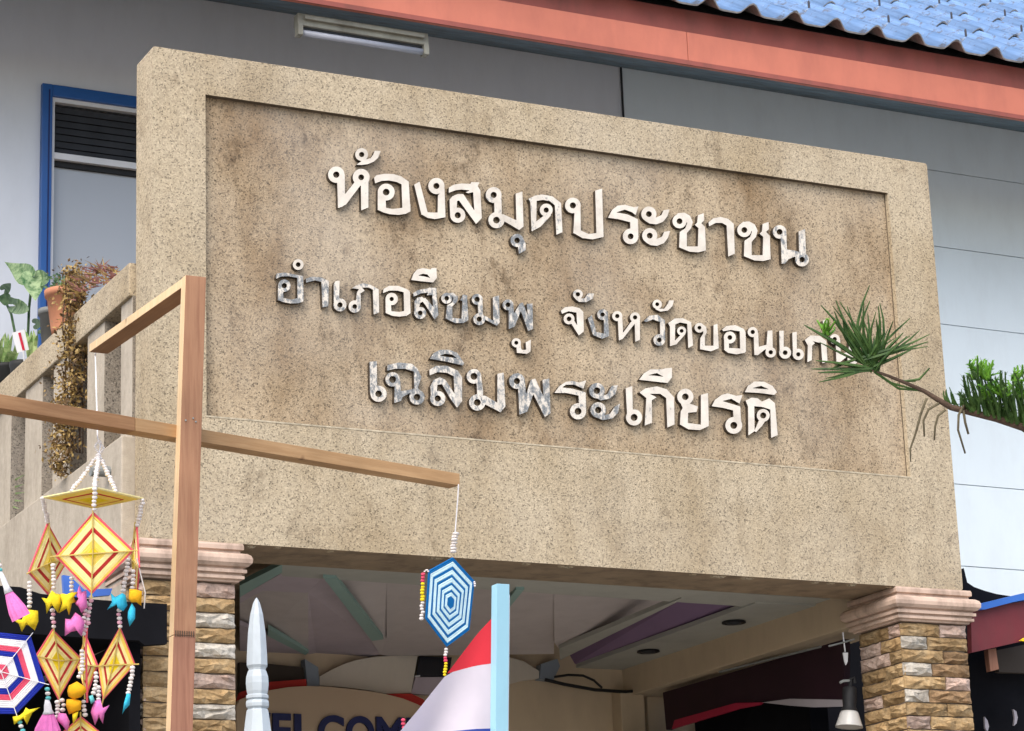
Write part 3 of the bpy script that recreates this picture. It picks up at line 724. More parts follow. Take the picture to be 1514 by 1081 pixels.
for (fr, wear, polys, rings, cuts) in GL:
    ox, oy, s = FR[fr]
    tr = lambda P: [(ox+x/s, oy+y/s) for x, y in P]
    polys = [tr(P) for P in polys]; cuts = [tr(P) for P in cuts]
    rings = [(ox+x/s, oy+y/s, r/s, q/s) for x, y, r, q in rings]
    allp = [p for P in polys for p in P] + [(x+a*r, y+a*r) for x, y, r, q in rings for a in (-1, 1)]
    x0, x1 = min(p[0] for p in allp)-2, max(p[0] for p in allp)+2
    y0, y1 = min(p[1] for p in allp)-2, max(p[1] for p in allp)+2
    st = .5
    gx = np.arange(x0, x1+st, st); gy = np.arange(y0, y1+st, st); X, Yg = np.meshgrid(gx, gy)
    D = np.full(X.shape, 1e9)
    for P in polys: D = np.minimum(D, sd_poly(P, X, Yg))
    for x, y, r, q in rings: D = np.minimum(D, np.hypot(X-x, Yg-y)-r)
    D += .30
    for x, y, r, q in rings: D = np.maximum(D, q*1.18-np.hypot(X-x, Yg-y))
    for P in cuts: D = np.maximum(D, -sd_poly(P, X, Yg))
    D[np.abs(D) < 1e-6] = 1e-6
    lps = [simplify(l, .10) for l in contours(D, gx, gy)]
    lps = [l for l in lps if len(l) >= 3]
    w3 = [[atY(px_, py_, YL) for px_, py_ in l] for l in lps]
    flat = [Vector((p.x, p.z, 0)) for l in w3 for p in l]
    def area(l): return .5*sum(l[i].x*l[(i+1) % len(l)].z - l[(i+1) % len(l)].x*l[i].z for i in range(len(l)))
    def inside(p, l):
        c = False
        for i in range(len(l)):
            a_, b_ = l[i], l[i-1]
            if (a_.z > p.z) != (b_.z > p.z) and p.x < (b_.x-a_.x)*(p.z-a_.z)/(b_.z-a_.z)+a_.x: c = not c
        return c
    outer = [i for i, l in enumerate(w3) if not any(j != i and inside(l[0], m2) for j, m2 in enumerate(w3))]
    starts = [sum(len(m2) for m2 in w3[:i]) for i in range(len(w3))]
    tris = []
    for i in outer:
        grp = [i] + [j for j in range(len(w3)) if j not in outer and inside(w3[j][0], w3[i])]
        mapi = [starts[g_]+q for g_ in grp for q in range(len(w3[g_]))]
        for t in tessellate_polygon([[Vector((p.x, p.z, 0)) for p in w3[g_]] for g_ in grp]): tris.append(tuple(mapi[q] for q in t))
    n = len(flat); vs = [(p.x, YL, p.y) for p in flat] + [(p.x, Y0+RD+.004, p.y) for p in flat]
    fs = [tuple(t) for t in tris]; mi = [0]*len(fs); b = 0
    for l in w3:
        m_ = len(l)
        for i in range(m_):
            a_, c_ = b+i, b+(i+1) % m_
            fs.append((a_, c_, c_+n, a_+n)); mi.append(1)
        b += m_
    mb = MB(); mb.v = vs; mb.f = fs; mb.mi = mi
    o = mb.build('letter', [M['letter'], M['letter_side']], sg)
    o.color = (wear*1.3 - .01, 0, 0, 1)

# ------------------------------------------------------------------ pillars
def rough_block(w, h, d, seed):
    rnd = random.Random(seed)
    nx, nz = max(3, int(w/.028)), 4
    mb = MB(); vs = []; idx = {}
    for j in range(nz+1):
        for i in range(nx+1):
            x, z = w*i/nx, h*j/nz
            e = i in (0, nx) or j in (0, nz)
            jx = rnd.uniform(-.004,.004) if 0 < i < nx else rnd.uniform(-.0015,.0015); jz = rnd.uniform(-.005,.005) if 0 < j < nz else rnd.uniform(-.002,.002)
            y = -d + (rnd.uniform(.004,.012) if e else rnd.uniform(-.011,.006))
            idx[(i,j)] = len(vs); vs.append((x+jx, y, z+jz))
    fs = []
    for j in range(nz):
        for i in range(nx):
            q = [idx[(i,j)], idx[(i+1,j)], idx[(i+1,j+1)], idx[(i,j+1)]]
            if rnd.random() < .5: fs += [(q[0],q[1],q[2]),(q[0],q[2],q[3])]
            else: fs += [(q[0],q[1],q[3]),(q[1],q[2],q[3])]
    ring = [idx[(i,0)] for i in range(nx+1)] + [idx[(nx,j)] for j in range(1,nz+1)] + [idx[(i,nz)] for i in range(nx-1,-1,-1)] + [idx[(0,j)] for j in range(nz-1,0,-1)]
    b = len(vs); vs += [(vs[k][0], 0, vs[k][2]) for k in ring]; m = len(ring)
    fs += [(ring[i], b+i, b+(i+1) % m, ring[(i+1) % m]) for i in range(m)]
    mb.v = vs; mb.f = fs; mb.mi = [0]*len(fs); return mb
CAPH = .138
def pillar(x0, x1, label, seed, left_pattern):
    rnd = random.Random(seed)
    yf, yb = Y0+.012, Y0+.325
    zt = SZ0 - CAPH
    t = thing('stone_pillar', label, 'pillar', ((x0+x1)/2, (yf+yb)/2, 0), 'stone clad porch pillars')
    MB().box(x0+.012, x1-.012, yf+.012, yb-.012, 0, zt+.01).build('core', M['mortar'], t)
    ch = .054; gap = .0045; z = zt - .004; j = 0
    mats = {'t':'st_tan','p':'st_pale','k':'st_pink','b':'st_brown'}
    while j < 17:
        z -= ch
        # front face
        w = x1-x0
        if left_pattern:
            cut = [.32] if j % 2 == 0 else []
            kinds = ['t', 'p' if (j//2) % 3 else 'k'] if j % 2 == 0 else ['t']
        else:
            cut = [.40+rnd.uniform(-.05,.05)] if j % 2 else [.60+rnd.uniform(-.06,.06)]
            kinds = [rnd.choice('pk'), rnd.choice('ttb')] if j % 2 else [rnd.choice('tt'), rnd.choice('bktk')]
        es = [0] + cut + [1]
        for q in range(len(es)-1):
            a, b = x0 + w*es[q] + gap/2, x0 + w*es[q+1] - gap/2
            rough_block(b-a, ch-gap, .014, rnd.random()).build('stone', M[mats[kinds[q]]], t).location = (a, yf+.012, z)
        # left face (towards -X)
        dlen = yb-yf
        cut = [.5+rnd.uniform(-.08,.08)] if j % 2 else [.35+rnd.uniform(-.06,.06)]
        es = [0]+cut+[1]
        for q in range(2):
            a, b = yf + .004 + (dlen-.004)*es[q] + gap/2, yf + .004 + (dlen-.004)*es[q+1] - gap/2
            me = rough_block(b-a, ch-gap, .012, rnd.random()).mesh('stone', M[mats[rnd.choice('ttptk')]])
            me.transform(Matrix.Rotation(-math.pi/2, 4, 'Z'))
            link('stone', me, t).location = (x0+.012, b, z)
        j += 1
    for o in t.children:
        if o.name.startswith('stone'): o.matrix_parent_inverse = Matrix.Translation(-Vector(t.location))
    # capital: mitred mouldings
    prof_ = [(0,.006),(0,.026),(.010,.030),(.028,.030),(.033,.016),(.042,.018),(.048,.042),(.058,.056),(.074,.062),(.092,.060),(.106,.046),(.110,.028),(.117,.028),(.119,.040),(.134,.040),(.136,.022),(.144,.022),(.146,.031),(.160,.031),(.164,.014),(CAPH,.012),(CAPH,-.01)]
    mb = MB(); vs = []; fs = []
    prof_ = [(a_*CAPH/.172 if a_ < .17 else CAPH, b_*.78 if b_ > 0 else b_) for a_, b_ in [(p_[0] if p_[0] != CAPH else .172, p_[1]) for p_ in prof_]]
    for dz, o_ in prof_:
        vs += [(x0-o_, yf-o_, SZ0-.002-dz), (x1+o_, yf-o_, SZ0-.002-dz), (x1+o_, yb+o_, SZ0-.002-dz), (x0-o_, yb+o_, SZ0-.002-dz)]
    for i in range(len(prof_)-1):
        for k_ in range(4): fs.append((i*4+k_, i*4+(k_+1) % 4, (i+1)*4+(k_+1) % 4, (i+1)*4+k_))
    fs += [(3,2,1,0), tuple(4*(len(prof_)-1)+k_ for k_ in range(4))]
    mb.add(vs, fs); mb.build('capital', M['capital'], t)
    return t
pl = pillar(2.852, 3.196, 'stone clad pillar behind the timber post at the left end of the sign wall', 3, True)
pr = pillar(6.055, 6.382, 'stone clad pillar under the right end of the sign wall beside the maroon canopy', 11, False)

# ------------------------------------------------------------------ porch: beams, ceiling, back wall
po = thing('porch_ceiling', 'painted stepped porch ceiling with purple and green trim under the sign wall', 'ceiling', (4.6, 9.7, H+1.98))
HC = 1.985
def slab(pts, h, mat, name='ceiling_panel', hs=None, th=.02):
    P = [atH(x, y, (hs[i] if hs else h)) for i, (x, y) in enumerate(pts)]
    return MB().prism(P, (0, 0, th)).build(name, mat, po)
Z5 = lambda L: [(340+x/4.143, 820+y/4.143) for x, y in L]
Z6 = lambda L: [(740+x/3.2913, 780+y/3.2913) for x, y in L]
MB().box(2.9, 6.36, Y0+.322, YP-.001, H+HC+.16, H+HC+.24).build('slab', M['ceil_grey'], po)
slab([(405,834),(1260,888),(1225,905),(418,852)], HC, M['ceil_strip'], 'trim_strip')
slab(Z5([(60,190),(320,60),(320,110),(60,262)]), HC-.02, M['ceil_green'], 'trim_strip')
slab(Z5([(60,262),(325,110),(570,140),(480,235),(200,222),(60,300)]), HC+.02, M['ceil_lilac'])
slab(Z5([(60,300),(200,222),(480,235),(480,600),(240,455),(60,430)]), HC, M['ceil_grey'], hs=[HC+.05,HC+.05,HC+.03,HC+.0,HC+.02,HC+.03])
slab(Z5([(480,235),(570,140),(870,530),(920,612),(540,692),(462,690),(480,600)]), HC, M['ceil_lilac'], hs=[HC+.03,HC+.05,HC+.01,HC,HC,HC,HC])
slab(Z5([(570,140),(650,146),(940,520),(870,530)]), HC-.012, M['ceil_green'], 'trim_strip')
slab(Z5([(650,146),(960,172),(960,522),(935,518)]), HC, M['ceil_grey'], hs=[HC+.05,HC+.08,HC+.02,HC])
slab([(571.7,861),(819,876),(819,967),(572,970),(562,968),(549,947),(571.7,944)], HC, M['ceil_grey'], hs=[HC+.08,HC+.08,HC+.0,HC+.0,HC,HC,HC+.01])
slab([(763,872),(775,872),(747,906),(742,900)], HC-.012, M['ceil_green'], 'trim_strip')
slab(Z6([(260,315),(880,345),(285,590),(262,560)]), HC, M['ceil_grey'], hs=[HC+.08,HC+.08,HC+.02,HC+.0])
slab(Z6([(285,590),(880,345),(870,358),(290,645)]), HC-.006, M['ceil_strip'], 'trim_strip')
slab(Z6([(290,645),(870,358),(1240,370),(265,720)]), HC, M['ceil_purple'], 'ceiling_panel', hs=[HC+.05,HC+.07,HC+.01,HC+.0])
slab(Z6([(265,720),(1240,370),(1640,385),(500,722),(420,735)]), HC-.008, M['ceil_strip'], 'trim_strip')
slab(Z5([(235,455),(482,600),(462,616),(232,500)]), HC-.012, M['ceil_green'], 'trim_strip')
slab(Z5([(60,430),(235,500),(462,616),(460,692),(60,660)]), HC, M['ceil_lilac'])
MB().box(6.056, 6.30, Y0+.33, YP-.001, H+1.843, H+HC+.02).build('side_beam', M['cream'], po, bevel=.004)
MB().box(2.90, 3.12, Y0+.33, YP-.001, H+1.843, H+HC+.02).build('side_beam', M['ceil_green'], po, bevel=.004)
# downlights
for i, (x, y, lab) in enumerate(((958.5, 962, 'recessed black rimmed downlight deeper in the porch ceiling, nearer the back wall'), (1085, 919, 'recessed black rimmed downlight in the porch ceiling nearer the right pillar'))):
    p = atH(x, y, HC-.009)
    t = thing('downlight', lab, 'downlight', p, 'porch downlights')
    MB().lathe(p, [(.052,-.001),(.054,-.008),(.040,-.011),(.036,-.004),(.034,.0)], 20).build('rim', M['black'], t, smooth=True)
    MB().lathe(p, [(.034,-.004),(.034,-.010),(.024,-.014),(.010,-.015)], 16).build('bulb', M['alu_dark'], t, smooth=True)

# back wall of the porch, with curved header, dark vent and welcome board
YB = YP - .06
pb = thing('porch_back_wall', 'cream porch back wall with curved pale header panels', 'wall', (4.8, YB, 0))
def wallpoly(pts, Y, mat, name, th=.02, parent=pb):
    return MB().prism([atY(x, y, Y) for x, y in pts], (0, th, 0)).build(name, mat, parent)
MB().box(2.9, 6.5, YB, YB+.05, 0, H+HC+.12).build('wall_face', M['cream'], pb)
# header panels on a plane a little nearer
YH = YB-.05
def arc(a, b, bulge, n=8):
    a, b = Vector((*a, 0)), Vector((*b, 0)); d = b-a; nn = Vector((d.y, -d.x, 0)).normalized()
    return [tuple((a+d*(i/n)+nn*bulge*math.sin(math.pi*i/n)).xy) for i in range(n+1)]
E5 = lambda x, y: (340+x/4.143, 820+y/4.143)
wallpoly(arc(E5(550,748), E5(912,624), 6) + [E5(1150,618), E5(1110,846), E5(960,852)] + arc(E5(960,852), E5(550,802), -2)[1:], YH, M['lens'], 'header_panel', .04)
wallpoly([E5(458,640), E5(540,690), E5(550,804), E5(474,804)], YH-.01, M['bluegrey'], 'header_block', .05)
wallpoly([(747,970),(775,978),(797,992),(797,1003),(772,1006),(749,1013),(735,1014),(735,969)], YH, M['lens'], 'header_panel', .04)
wallpoly([(800,982),(824,974),(828,985),(818,1006),(798,1004)], YH-.01, M['bluegrey'], 'header_block', .05)
wallpoly([E5(1162,622), (668,972), (664,1000), E5(1140,746)], YH+.01, M['darkpane'], 'vent_panel', .03)
wallpoly([E5(1134,742), E5(1165,738), E5(1165,748), E5(1134,750)], YH-.002, M['alu'], 'latch', .01)
wallpoly([E5(1138,752), (664,1001), (700,1010), (700,1030), E5(1108,852)], YH+.012, M['ceil_lilac'], 'wall_panel', .03)
wallpoly([E5(230,668), E5(460,692), E5(470,770), E5(60,850), E5(60,660)], YH+.012, M['darkbrown'], 'wall_panel', .03)
MB().box(*sorted([atY(905,1050,YB).x, atY(940,1050,YB).x]), YB-.09, YB, 0, atY(905,1020,YB-.09).z).build('pilaster', M['cream'], pb, bevel=.006)
MB().box(*sorted([atY(950,1050,YB).x, atY(984,1050,YB).x]), YB-.05, YB, 0, atY(950,1020,YB-.05).z).build('pilaster', M['cream'], pb, bevel=.006)

# welcome board
wb = thing('welcome_board', 'round topped beige board reading WELCOME in navy letters at the back of the porch', 'sign board', atY(480, 1081, YH-.06))
top = [E5(40,930), E5(60,888), E5(150,855), E5(250,830), E5(360,812), E5(480,805), E5(600,809), E5(700,820), E5(830,834), E5(960,856), E5(1060,882), E5(1150,918), E5(1240,965), E5(1330,1030)]
YBd = YH-.08
P = [atY(x, y, YBd) for x, y in top]
MB().prism(P + [Vector((P[-1].x, YBd, 1.9)), Vector((P[0].x, YBd, 1.9))], (0, .03, 0)).build('board', M['board'], wb)
rib1 = [E5(40,900), E5(60,845), E5(250,780), E5(467,763), E5(470,806), E5(250,834), E5(60,892)]
wallpoly(rib1, YBd+.045, M['red'], 'ribbon', .015, wb)
rib2 = [E5(960,852), E5(1110,852), E5(1180,884), E5(1260,960), E5(1240,975), E5(1150,922), E5(1060,886)]
wallpoly(rib2, YBd+.045, M['red'], 'ribbon', .015, wb)
for ch, xa, xb in (('W',366,400),('E',403,430.5),('L',435,466),('C',470,508.5),('O',511.5,553),('M',556,597),('E',601,629)):
    cu = bpy.data.curves.new('t', 'FONT'); cu.body = ch; cu.extrude = .5; cu.offset = .028
    to = bpy.data.objects.new('t', cu); C.objects.link(to)
    bpy.context.view_layer.update()
    me = bpy.data.meshes.new_from_object(to.evaluated_get(bpy.context.evaluated_depsgraph_get()))
    bpy.data.objects.remove(to)
    co = np.zeros(len(me.vertices)*3); me.vertices.foreach_get('co', co); co = co.reshape(-1, 3)
    mn, mx = co.min(0), co.max(0)
    ytop = 1056 + (xa-403)*.055*0
    a = atY(xa, ytop, YBd-.012); b = atY(xb, ytop, YBd-.012); zt_ = (atY(480, 1057, YBd-.012)).z; hgt = .155
    n3 = np.empty_like(co)
    n3[:,0] = a.x + (co[:,0]-mn[0])/(mx[0]-mn[0])*(b.x-a.x)
    n3[:,2] = zt_ - hgt + (co[:,1]-mn[1])/(mx[1]-mn[1])*hgt
    n3[:,1] = YBd - .001 - (co[:,2]-mn[2])/(mx[2]-mn[2])*.014
    me.vertices.foreach_set('co', n3.ravel()); me.materials.clear(); me.materials.append(M['navy']); me.update()
    link('letter', me, wb)

# right inner side of the porch: dark signboard hung below the side beam, opening behind
XS = 6.10
db = thing('hanging_signboard', 'dark maroon signboard with crimson lower edge hung below the porch side beam', 'signboard', (XS, 9.8, H+1.7))
a0 = atX(980, 1024, XS); a1 = atX(1248, 945, XS); a2 = atX(1248, 1035, XS); a3 = atX(1120, 1036, XS); a4 = atX(985, 1079, XS)
MB().prism([a0, a1, a2, a3, a4], (.03, 0, 0)).build('board', M['maroon_dark'], db)
X7 = lambda x, y: atX(940+x/4.2056, 940+y/4.2056, XS-.012)
MB().prism([X7(225,580), X7(240,525), X7(620,418), X7(785,415), X7(770,430), X7(640,455)], (.010, 0, 0)).build('edge_strip', M['crimson'], db)
MB().prism([X7(785,415), X7(960,392), X7(1290,398), X7(1290,440), X7(1100,445), X7(960,435)], (.010, 0, 0)).build('edge_strip', M['greyband'], db)
# room seen through the side opening, its darkness put in as black walls
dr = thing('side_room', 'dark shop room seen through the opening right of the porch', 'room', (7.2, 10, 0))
MB().box(6.42, 9.5, YP-.30, YP-.25, 0, atY(1490, 905, YP-.3).z).build('dark_room_back', M['dark'], dr)
MB().box(6.305, 6.40, YP-1.3, YP-.30, 0, H+1.84).build('dark_room_side', M['dark'], dr)
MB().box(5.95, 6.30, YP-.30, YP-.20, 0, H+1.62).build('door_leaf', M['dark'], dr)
# cables
cb = MB()
cp = lambda L, Y: [atY(x, y, Y) for x, y in L]
cb.tube(cp([(806,1005),(835,1012),(880,1020),(925,1023),(958,1020)], YP-.15), .008, 6)
cable = tag(cb.build('cable', M['cable']), 'long black cable sagging along the foot of the side beam at the porch back corner', 'cable', 'porch cables')
cb = MB(); cb.tube(cp([(820,1001),(840,998),(862,999),(878,1006),(890,1017)], YP-.16), .006, 6)
tag(cb.build('cable', M['cable']), 'short arched black cable looping over the long one at the porch corner', 'cable', 'porch cables')

# lamp hanging beside the right pillar
lp0 = atY(1252, 1081, Y0+.30)
lamp = thing('spotlight', 'black spotlight with pale glass reflector hanging beside the right stone pillar', 'lamp', lp0)
c7 = lambda x, y: atY(940+x/4.2056, 940+y/4.2056, Y0+.30)
pt_, pb_ = c7(1330,320), c7(1328,470); ax = (pb_-pt_)
s_ = pxm(pt_)/4.2056*4.2056
MB().lathe(pt_, [(.024,0),(.029,.004),(.030,ax.length*.55),(.027,ax.length*.8),(.034,ax.length*.95),(.038,ax.length)], 16, ax).build('socket', M['black'], lamp, smooth=True)
MB().lathe(pb_, [(.034,0),(.039,.010),(.047,.035),(.056,.062),(.057,.066),(.050,.064),(.02,.050)], 20, ax).build('bulb', M['bulbglass'], lamp, smooth=True)
MB().tube([c7(1330,322), c7(1335,270), c7(1355,262), c7(1362,295)], .008, 6).build('bracket', M['black'], lamp)
MB().tube([c7(1335,280), c7(1290,282), c7(1270,292)], .006, 6).build('clamp', M['pipe'], lamp)
clip = thing('hanging_clip', 'small pale clip hanging on a wire from the porch beam beside the right pillar', 'clip', c7(1303,110))
MB().tube([c7(1288,-20), c7(1293,30), c7(1302,100)], .003, 5).build('wire', M['alu'], clip)
MB().prism([c7(1290,105), c7(1320,105), c7(1318,160), c7(1308,182), c7(1300,160)], (0,.006,0)).build('clip_body', M['alu'], clip)
MB().tube([c7(1200,65), c7(1290,42), c7(1360,22)], .004, 5).build('rod', M['pipe'], clip)
pn = MB(); pn.tube([atX(940+1150/4.2056, 940+68/4.2056, XS-.03), atX(940+520/4.2056, 940+225/4.2056, XS-.03)], .005, 6)
tag(pn.build('pipe', M['pipe']), 'thin grey pipe running along the top of the dark hanging signboard', 'pipe')

# ------------------------------------------------------------------ balcony side: curb, fins, rail
bal = thing('balustrade', 'washed gravel balcony balustrade with upright fins left of the sign wall', 'balustrade', (2.87, 9.7, SZ0))
BY1 = YW - .002
MB().box(2.828, 3.0, Y0+TH+.002, BY1, H+1.70, H+2.362).build('curb', M['plaster'], bal, bevel=.006)
MB().box(2.853, 2.975, Y0+TH+.002, BY1, H+2.895, H+3.024).build('rail', M['agg'], bal, bevel=.006)
def finY(px): return atX(px, 600, 2.868).y
fins = [(finY(195), finY(178.5))] + [(finY(b), finY(a)) for a, b in ((129,154),(79,104),(38,63),(-2,17.5))]
yy = fins[-1][1]
while yy + .35 < BY1: fins.append((yy+.13, yy+.31)); yy = fins[-1][1]
fins[0] = (Y0+TH+.003, fins[0][1])
for a, b in fins:
    mb = MB().box(2.868, 2.955, a, b, H+2.358, H+2.90)
    me = mb.mesh('fin', [M['plaster'], M['agg_dark']], bevel=0)
    for p in me.polygons:
        if p.normal.y < -.5: p.material_index = 1
    link('fin', me, bal)
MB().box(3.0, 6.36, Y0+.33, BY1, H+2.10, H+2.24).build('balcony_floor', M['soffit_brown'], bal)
dp = atX(163, 697, 2.83)
MB().tube([dp+Vector((.03,0,0)), dp+Vector((-.075,-.0,-.004))], .020, 12).build('drain_spout', M['pipe'], bal)

# ------------------------------------------------------------------ plants on the rail
def heart(base, tip, width, mat, parent, name='leaf', curl=.25, nrmv=None):
    base, tip = Vector(base), Vector(tip); ax = tip-base; Lh = ax.length
    view = (base-CAM).normalized(); side = ax.cross(view).normalized(); nn = side.cross(ax).normalized()
    out = [(-.22,.16),(-.20,.34),(-.05,.47),(.12,.50),(.32,.44),(.55,.30),(.78,.14),(1.0,0)]
    mb = MB(); vs = []; rows = []
    for t, w in out:
        q = base + ax*t; c = nn*(-curl*width*(w**2)*2 + .10*Lh*t*t*-1)
        rows.append((q + side*w*width + c, q + nn*(-.10*Lh*t*t) if t >= 0 else base, q - side*w*width + c))
    for r in rows: vs += list(r)
    fs = []
    for i in range(len(rows)-1):
        b = i*3; fs += [(b,b+1,b+4,b+3),(b+1,b+2,b+5,b+4)]
    mb.add(vs, fs); me = mb.mesh(name, mat, smooth=True, fix=False)
    return link(name, me, parent)
RZ = 3.026
c6 = lambda x, y: (x/5.6905, 370+y/5.6905)
def on(pxy, Y):
    # Y below 5 means a distance across the rail (X), otherwise a depth
    return atX(pxy[0], pxy[1], Y) if Y < 5 else atY(pxy[0], pxy[1], Y)
pY = atH(30, 575, RZ).y
cal = thing('caladium_plant', 'variegated heart leaved plant in a black pot on the balcony rail', 'potted plant', atH(33, 560, RZ))
Yc = 3.06
pot = on(c6(185,945), Yc)
MB().lathe(on(c6(185,1000), Yc), [(.040,-.10),(.052,.0),(.056,.01),(.056,.03),(.050,.03),(.048,.015)], 18).build('pot', M['potblack'], cal, smooth=True)
for (b, tp, w, mt, stem) in ((c6(285,225), c6(300,450), .115, 'cal', [c6(235,720), c6(245,480), c6(262,330)]),
                             (c6(245,225), c6(90,130), .10, 'cal', None), (c6(330,235), c6(520,255), .075, 'cal', None),
                             (c6(40,330), c6(115,255), .05, 'cal_dark', None), (c6(70,415), c6(-20,400), .06, 'cal_dark', [c6(125,690), c6(95,540), c6(45,430)]),
                             (c6(130,470), c6(360,540), .07, 'cal', None), (c6(60,420), c6(250,450), .035, 'cal_dark', None),
                             (c6(300,620), c6(400,600), .05, 'cal_dark', None), (c6(345,700), c6(400,640), .035, 'cal', None)):
    heart(on(b, Yc+random.uniform(-.03,.03)), on(tp, Yc-.03), w, M[mt], cal)
    if stem: MB().tube([on(s, Yc+.02) for s in stem], .006, 6).build('stem', M['cal_dark'], cal)
def strap(parent, base, tip, w, mat, sag=.02, name='leaf'):
    base, tip = Vector(base), Vector(tip); mb = MB(); vs = []; n = 6
    view = (base-CAM).normalized(); side = (tip-base).cross(view).normalized()
    for i in range(n+1):
        t = i/n; q = base.lerp(tip, t) + Vector((0,0,sag*math.sin(math.pi*t)))
        ww = w*math.sin(math.pi*min(1,.12+.88*t))*.5 + .0008
        vs += [q-side*ww, q+Vector((0,-.002,0)), q+side*ww]
    fs = []
    for i in range(n): fs += [(i*3,i*3+1,i*3+4,i*3+3),(i*3+1,i*3+2,i*3+5,i*3+4)]
    mb.add(vs, fs); return link(name, mb.mesh(name, mat, smooth=True, fix=False), parent)
st2 = thing('strap_leaf_plant', 'bright green strap leaved plant low at the left edge of the balcony rail', 'potted plant', atH(5, 590, RZ))
MB().lathe(on(c6(60,1010), 3.08), [(.052,-.14),(.066,.0),(.070,.004),(.070,.02),(.062,.02)], 16).build('pot', M['potblack'], st2, smooth=True)
for i in range(26):
    bx = random.uniform(-40, 130); tp = (bx + random.uniform(-90, 90), random.uniform(690, 880))
    strap(st2, on(c6(bx, 985), 3.08), on(c6(*tp), 3.08+random.uniform(-.05,.05)), .016, M['grass_leaf'])
for i in range(12):
    bx = random.uniform(235, 330); strap(st2, on(c6(bx, 930), 3.05), on(c6(bx+random.uniform(-50,50), random.uniform(650,800)), 3.05), .016, M['grass_leaf'])
cardo = thing('plant_tag', 'white plant tag card with one red stripe stuck in the black pot', 'tag', on(c6(170,850), 3.0))
dcard = depth(on(c6(170,850), 3.0))
cq = lambda x, y, o_=0: atD(*c6(x, y), dcard+o_)
MB().prism([cq(100,695), cq(205,665), cq(243,838), cq(145,865)], FW*.003).build('card', M['card'], cardo)
MB().prism([cq(152,697,-.004), cq(172,690,-.004), cq(210,840,-.004), cq(190,847,-.004)], FW*.002).build('stripe', M['cardred'], cardo)
MB().tube([cq(195,840,-.002), cq(205,945,-.002)], .003, 5).build('stick', M['card'], cardo)
gp = thing('grey_pot', 'empty grey plastic pot behind the terracotta pot on the rail', 'pot', on(c6(420,700), 2.96))
MB().lathe(on(c6(430,745), 2.96), [(.036,-.06),(.050,.10),(.056,.10),(.056,.125),(.048,.125),(.046,.11)], 18).build('pot_body', M['potgrey'], gp, smooth=True)
tp = thing('terracotta_pot', 'terracotta flower pot on the balcony rail beside the dried trailing plant', 'pot', on(c6(540,670), 2.915))
b0 = on(c6(545,668), 2.912)
MB().lathe(b0, [(.052,-.02),(.056,0),(.074,.132),(.082,.134),(.085,.160),(.076,.164),(.068,.158),(.062,.13)], 22).build('pot_body', M['terra'], tp, smooth=True)
for tpx in ((640,290),(560,255),(600,310)):
    strap(tp, on(c6(470+random.uniform(0,60), 330), 2.90), on(c6(*tpx), 2.88), .018, M['grass_leaf'])
tt = MB()
for i in range(60):
    q = on(c6(random.uniform(400,640), random.uniform(215,320)), 2.95+random.uniform(-.03,.05)); a_ = random.uniform(0,6.28); l_ = .018
    tt.add([q, q+Vector((math.cos(a_)*l_, .004, math.sin(a_)*l_)), q+Vector((math.cos(a_+.8)*l_, 0, math.sin(a_+.8)*l_))], [(0,1,2)])
tt.build('foliage', M['cal_dark'], tp, kind='stuff')
# dried trailing plant
dry = thing('trailing_plant', 'dried golden brown trailing plant hanging down over the balcony fins', 'plant', on(c6(620,300), 9.4))
def leaves(cloud, n, mats_i, size):
    mb = MB()
    for i in range(n):
        c, sp = cloud(); q = c + Vector((random.gauss(0,sp[0]), random.gauss(0,sp[1]), random.gauss(0,sp[2])))
        u = Vector((random.gauss(0,1), random.gauss(0,1), random.gauss(0,1))).normalized(); w = u.orthogonal().normalized()
        s = size*random.uniform(.6,1.4); w = (Matrix.Rotation(random.uniform(0,6.28), 3, u) @ w)
        mb.add([q-u*s, q+w*s*.5, q+u*s, q-w*s*.5 + u.cross(w)*s*.2], [(0,1,2),(0,2,3)], random.choices(range(len(mats_i)), mats_i)[0])
    return mb
Xd = 2.845
def vine():
    t = random.random()
    xs_ = 106 + 8*math.sin(t*5) - 8*t; y = 395 + t*305
    wd = 12 if t < .8 else 12*(1-(t-.8)*2)
    return on((xs_ + random.gauss(0, wd), y + random.uniform(-8,8)), 9.38), (.004,.03,.008)
vs_ = MB()
for k_ in range(9):
    x = 95+k_*3.5
    vs_.tube([on((x+random.uniform(-3,3), y), 9.40+random.uniform(-.03,.03)) for y in range(400, 700, 30)], .003, 4)
vs_.build('stem', M['bark'], dry, kind='stuff')
leaves(vine, 2900, [5,4], .0095).build('foliage', [M['dry1'], M['dry2']], dry, kind='stuff')
def crown():
    t = random.random(); return on((112 + t*62, 428 - 22*math.sin(min(1,t*1.3)*math.pi*.6) + random.uniform(-12, 16)), 9.3 - t*.3), (.012,.03,.010)
mb = MB()
for i in range(170):
    q, s_ = crown(); a_ = random.uniform(-.4, math.pi+.4); l_ = random.uniform(.03,.07)
    d_ = Vector((math.cos(a_), random.uniform(-.4,.4), abs(math.sin(a_))*.8+.1)); sd_ = d_.cross(Vector((.3,1,0))).normalized()*.0035
    mb.add([q-sd_, q+sd_, q+d_*l_+Vector((0,0,-.006))], [(0,1,2)], random.choice((0,0,1,2)))
mb.build('leaf_tuft', [M['redleaf'], M['dry1'], M['dry2']], dry, kind='stuff')
# spiky plant behind the lowest fins
sp = thing('spiky_plant', 'green spiky leaves poking between the balcony fins at the left edge', 'plant', atX(5, 740, 2.99))
for tpx in ((36,702),(35,716),(36,728),(34,741),(28,752)):
    strap(sp, atX(-25, 745, 3.0), atX(tpx[0], tpx[1], 2.86), .014, M['grass_leaf'], .01)

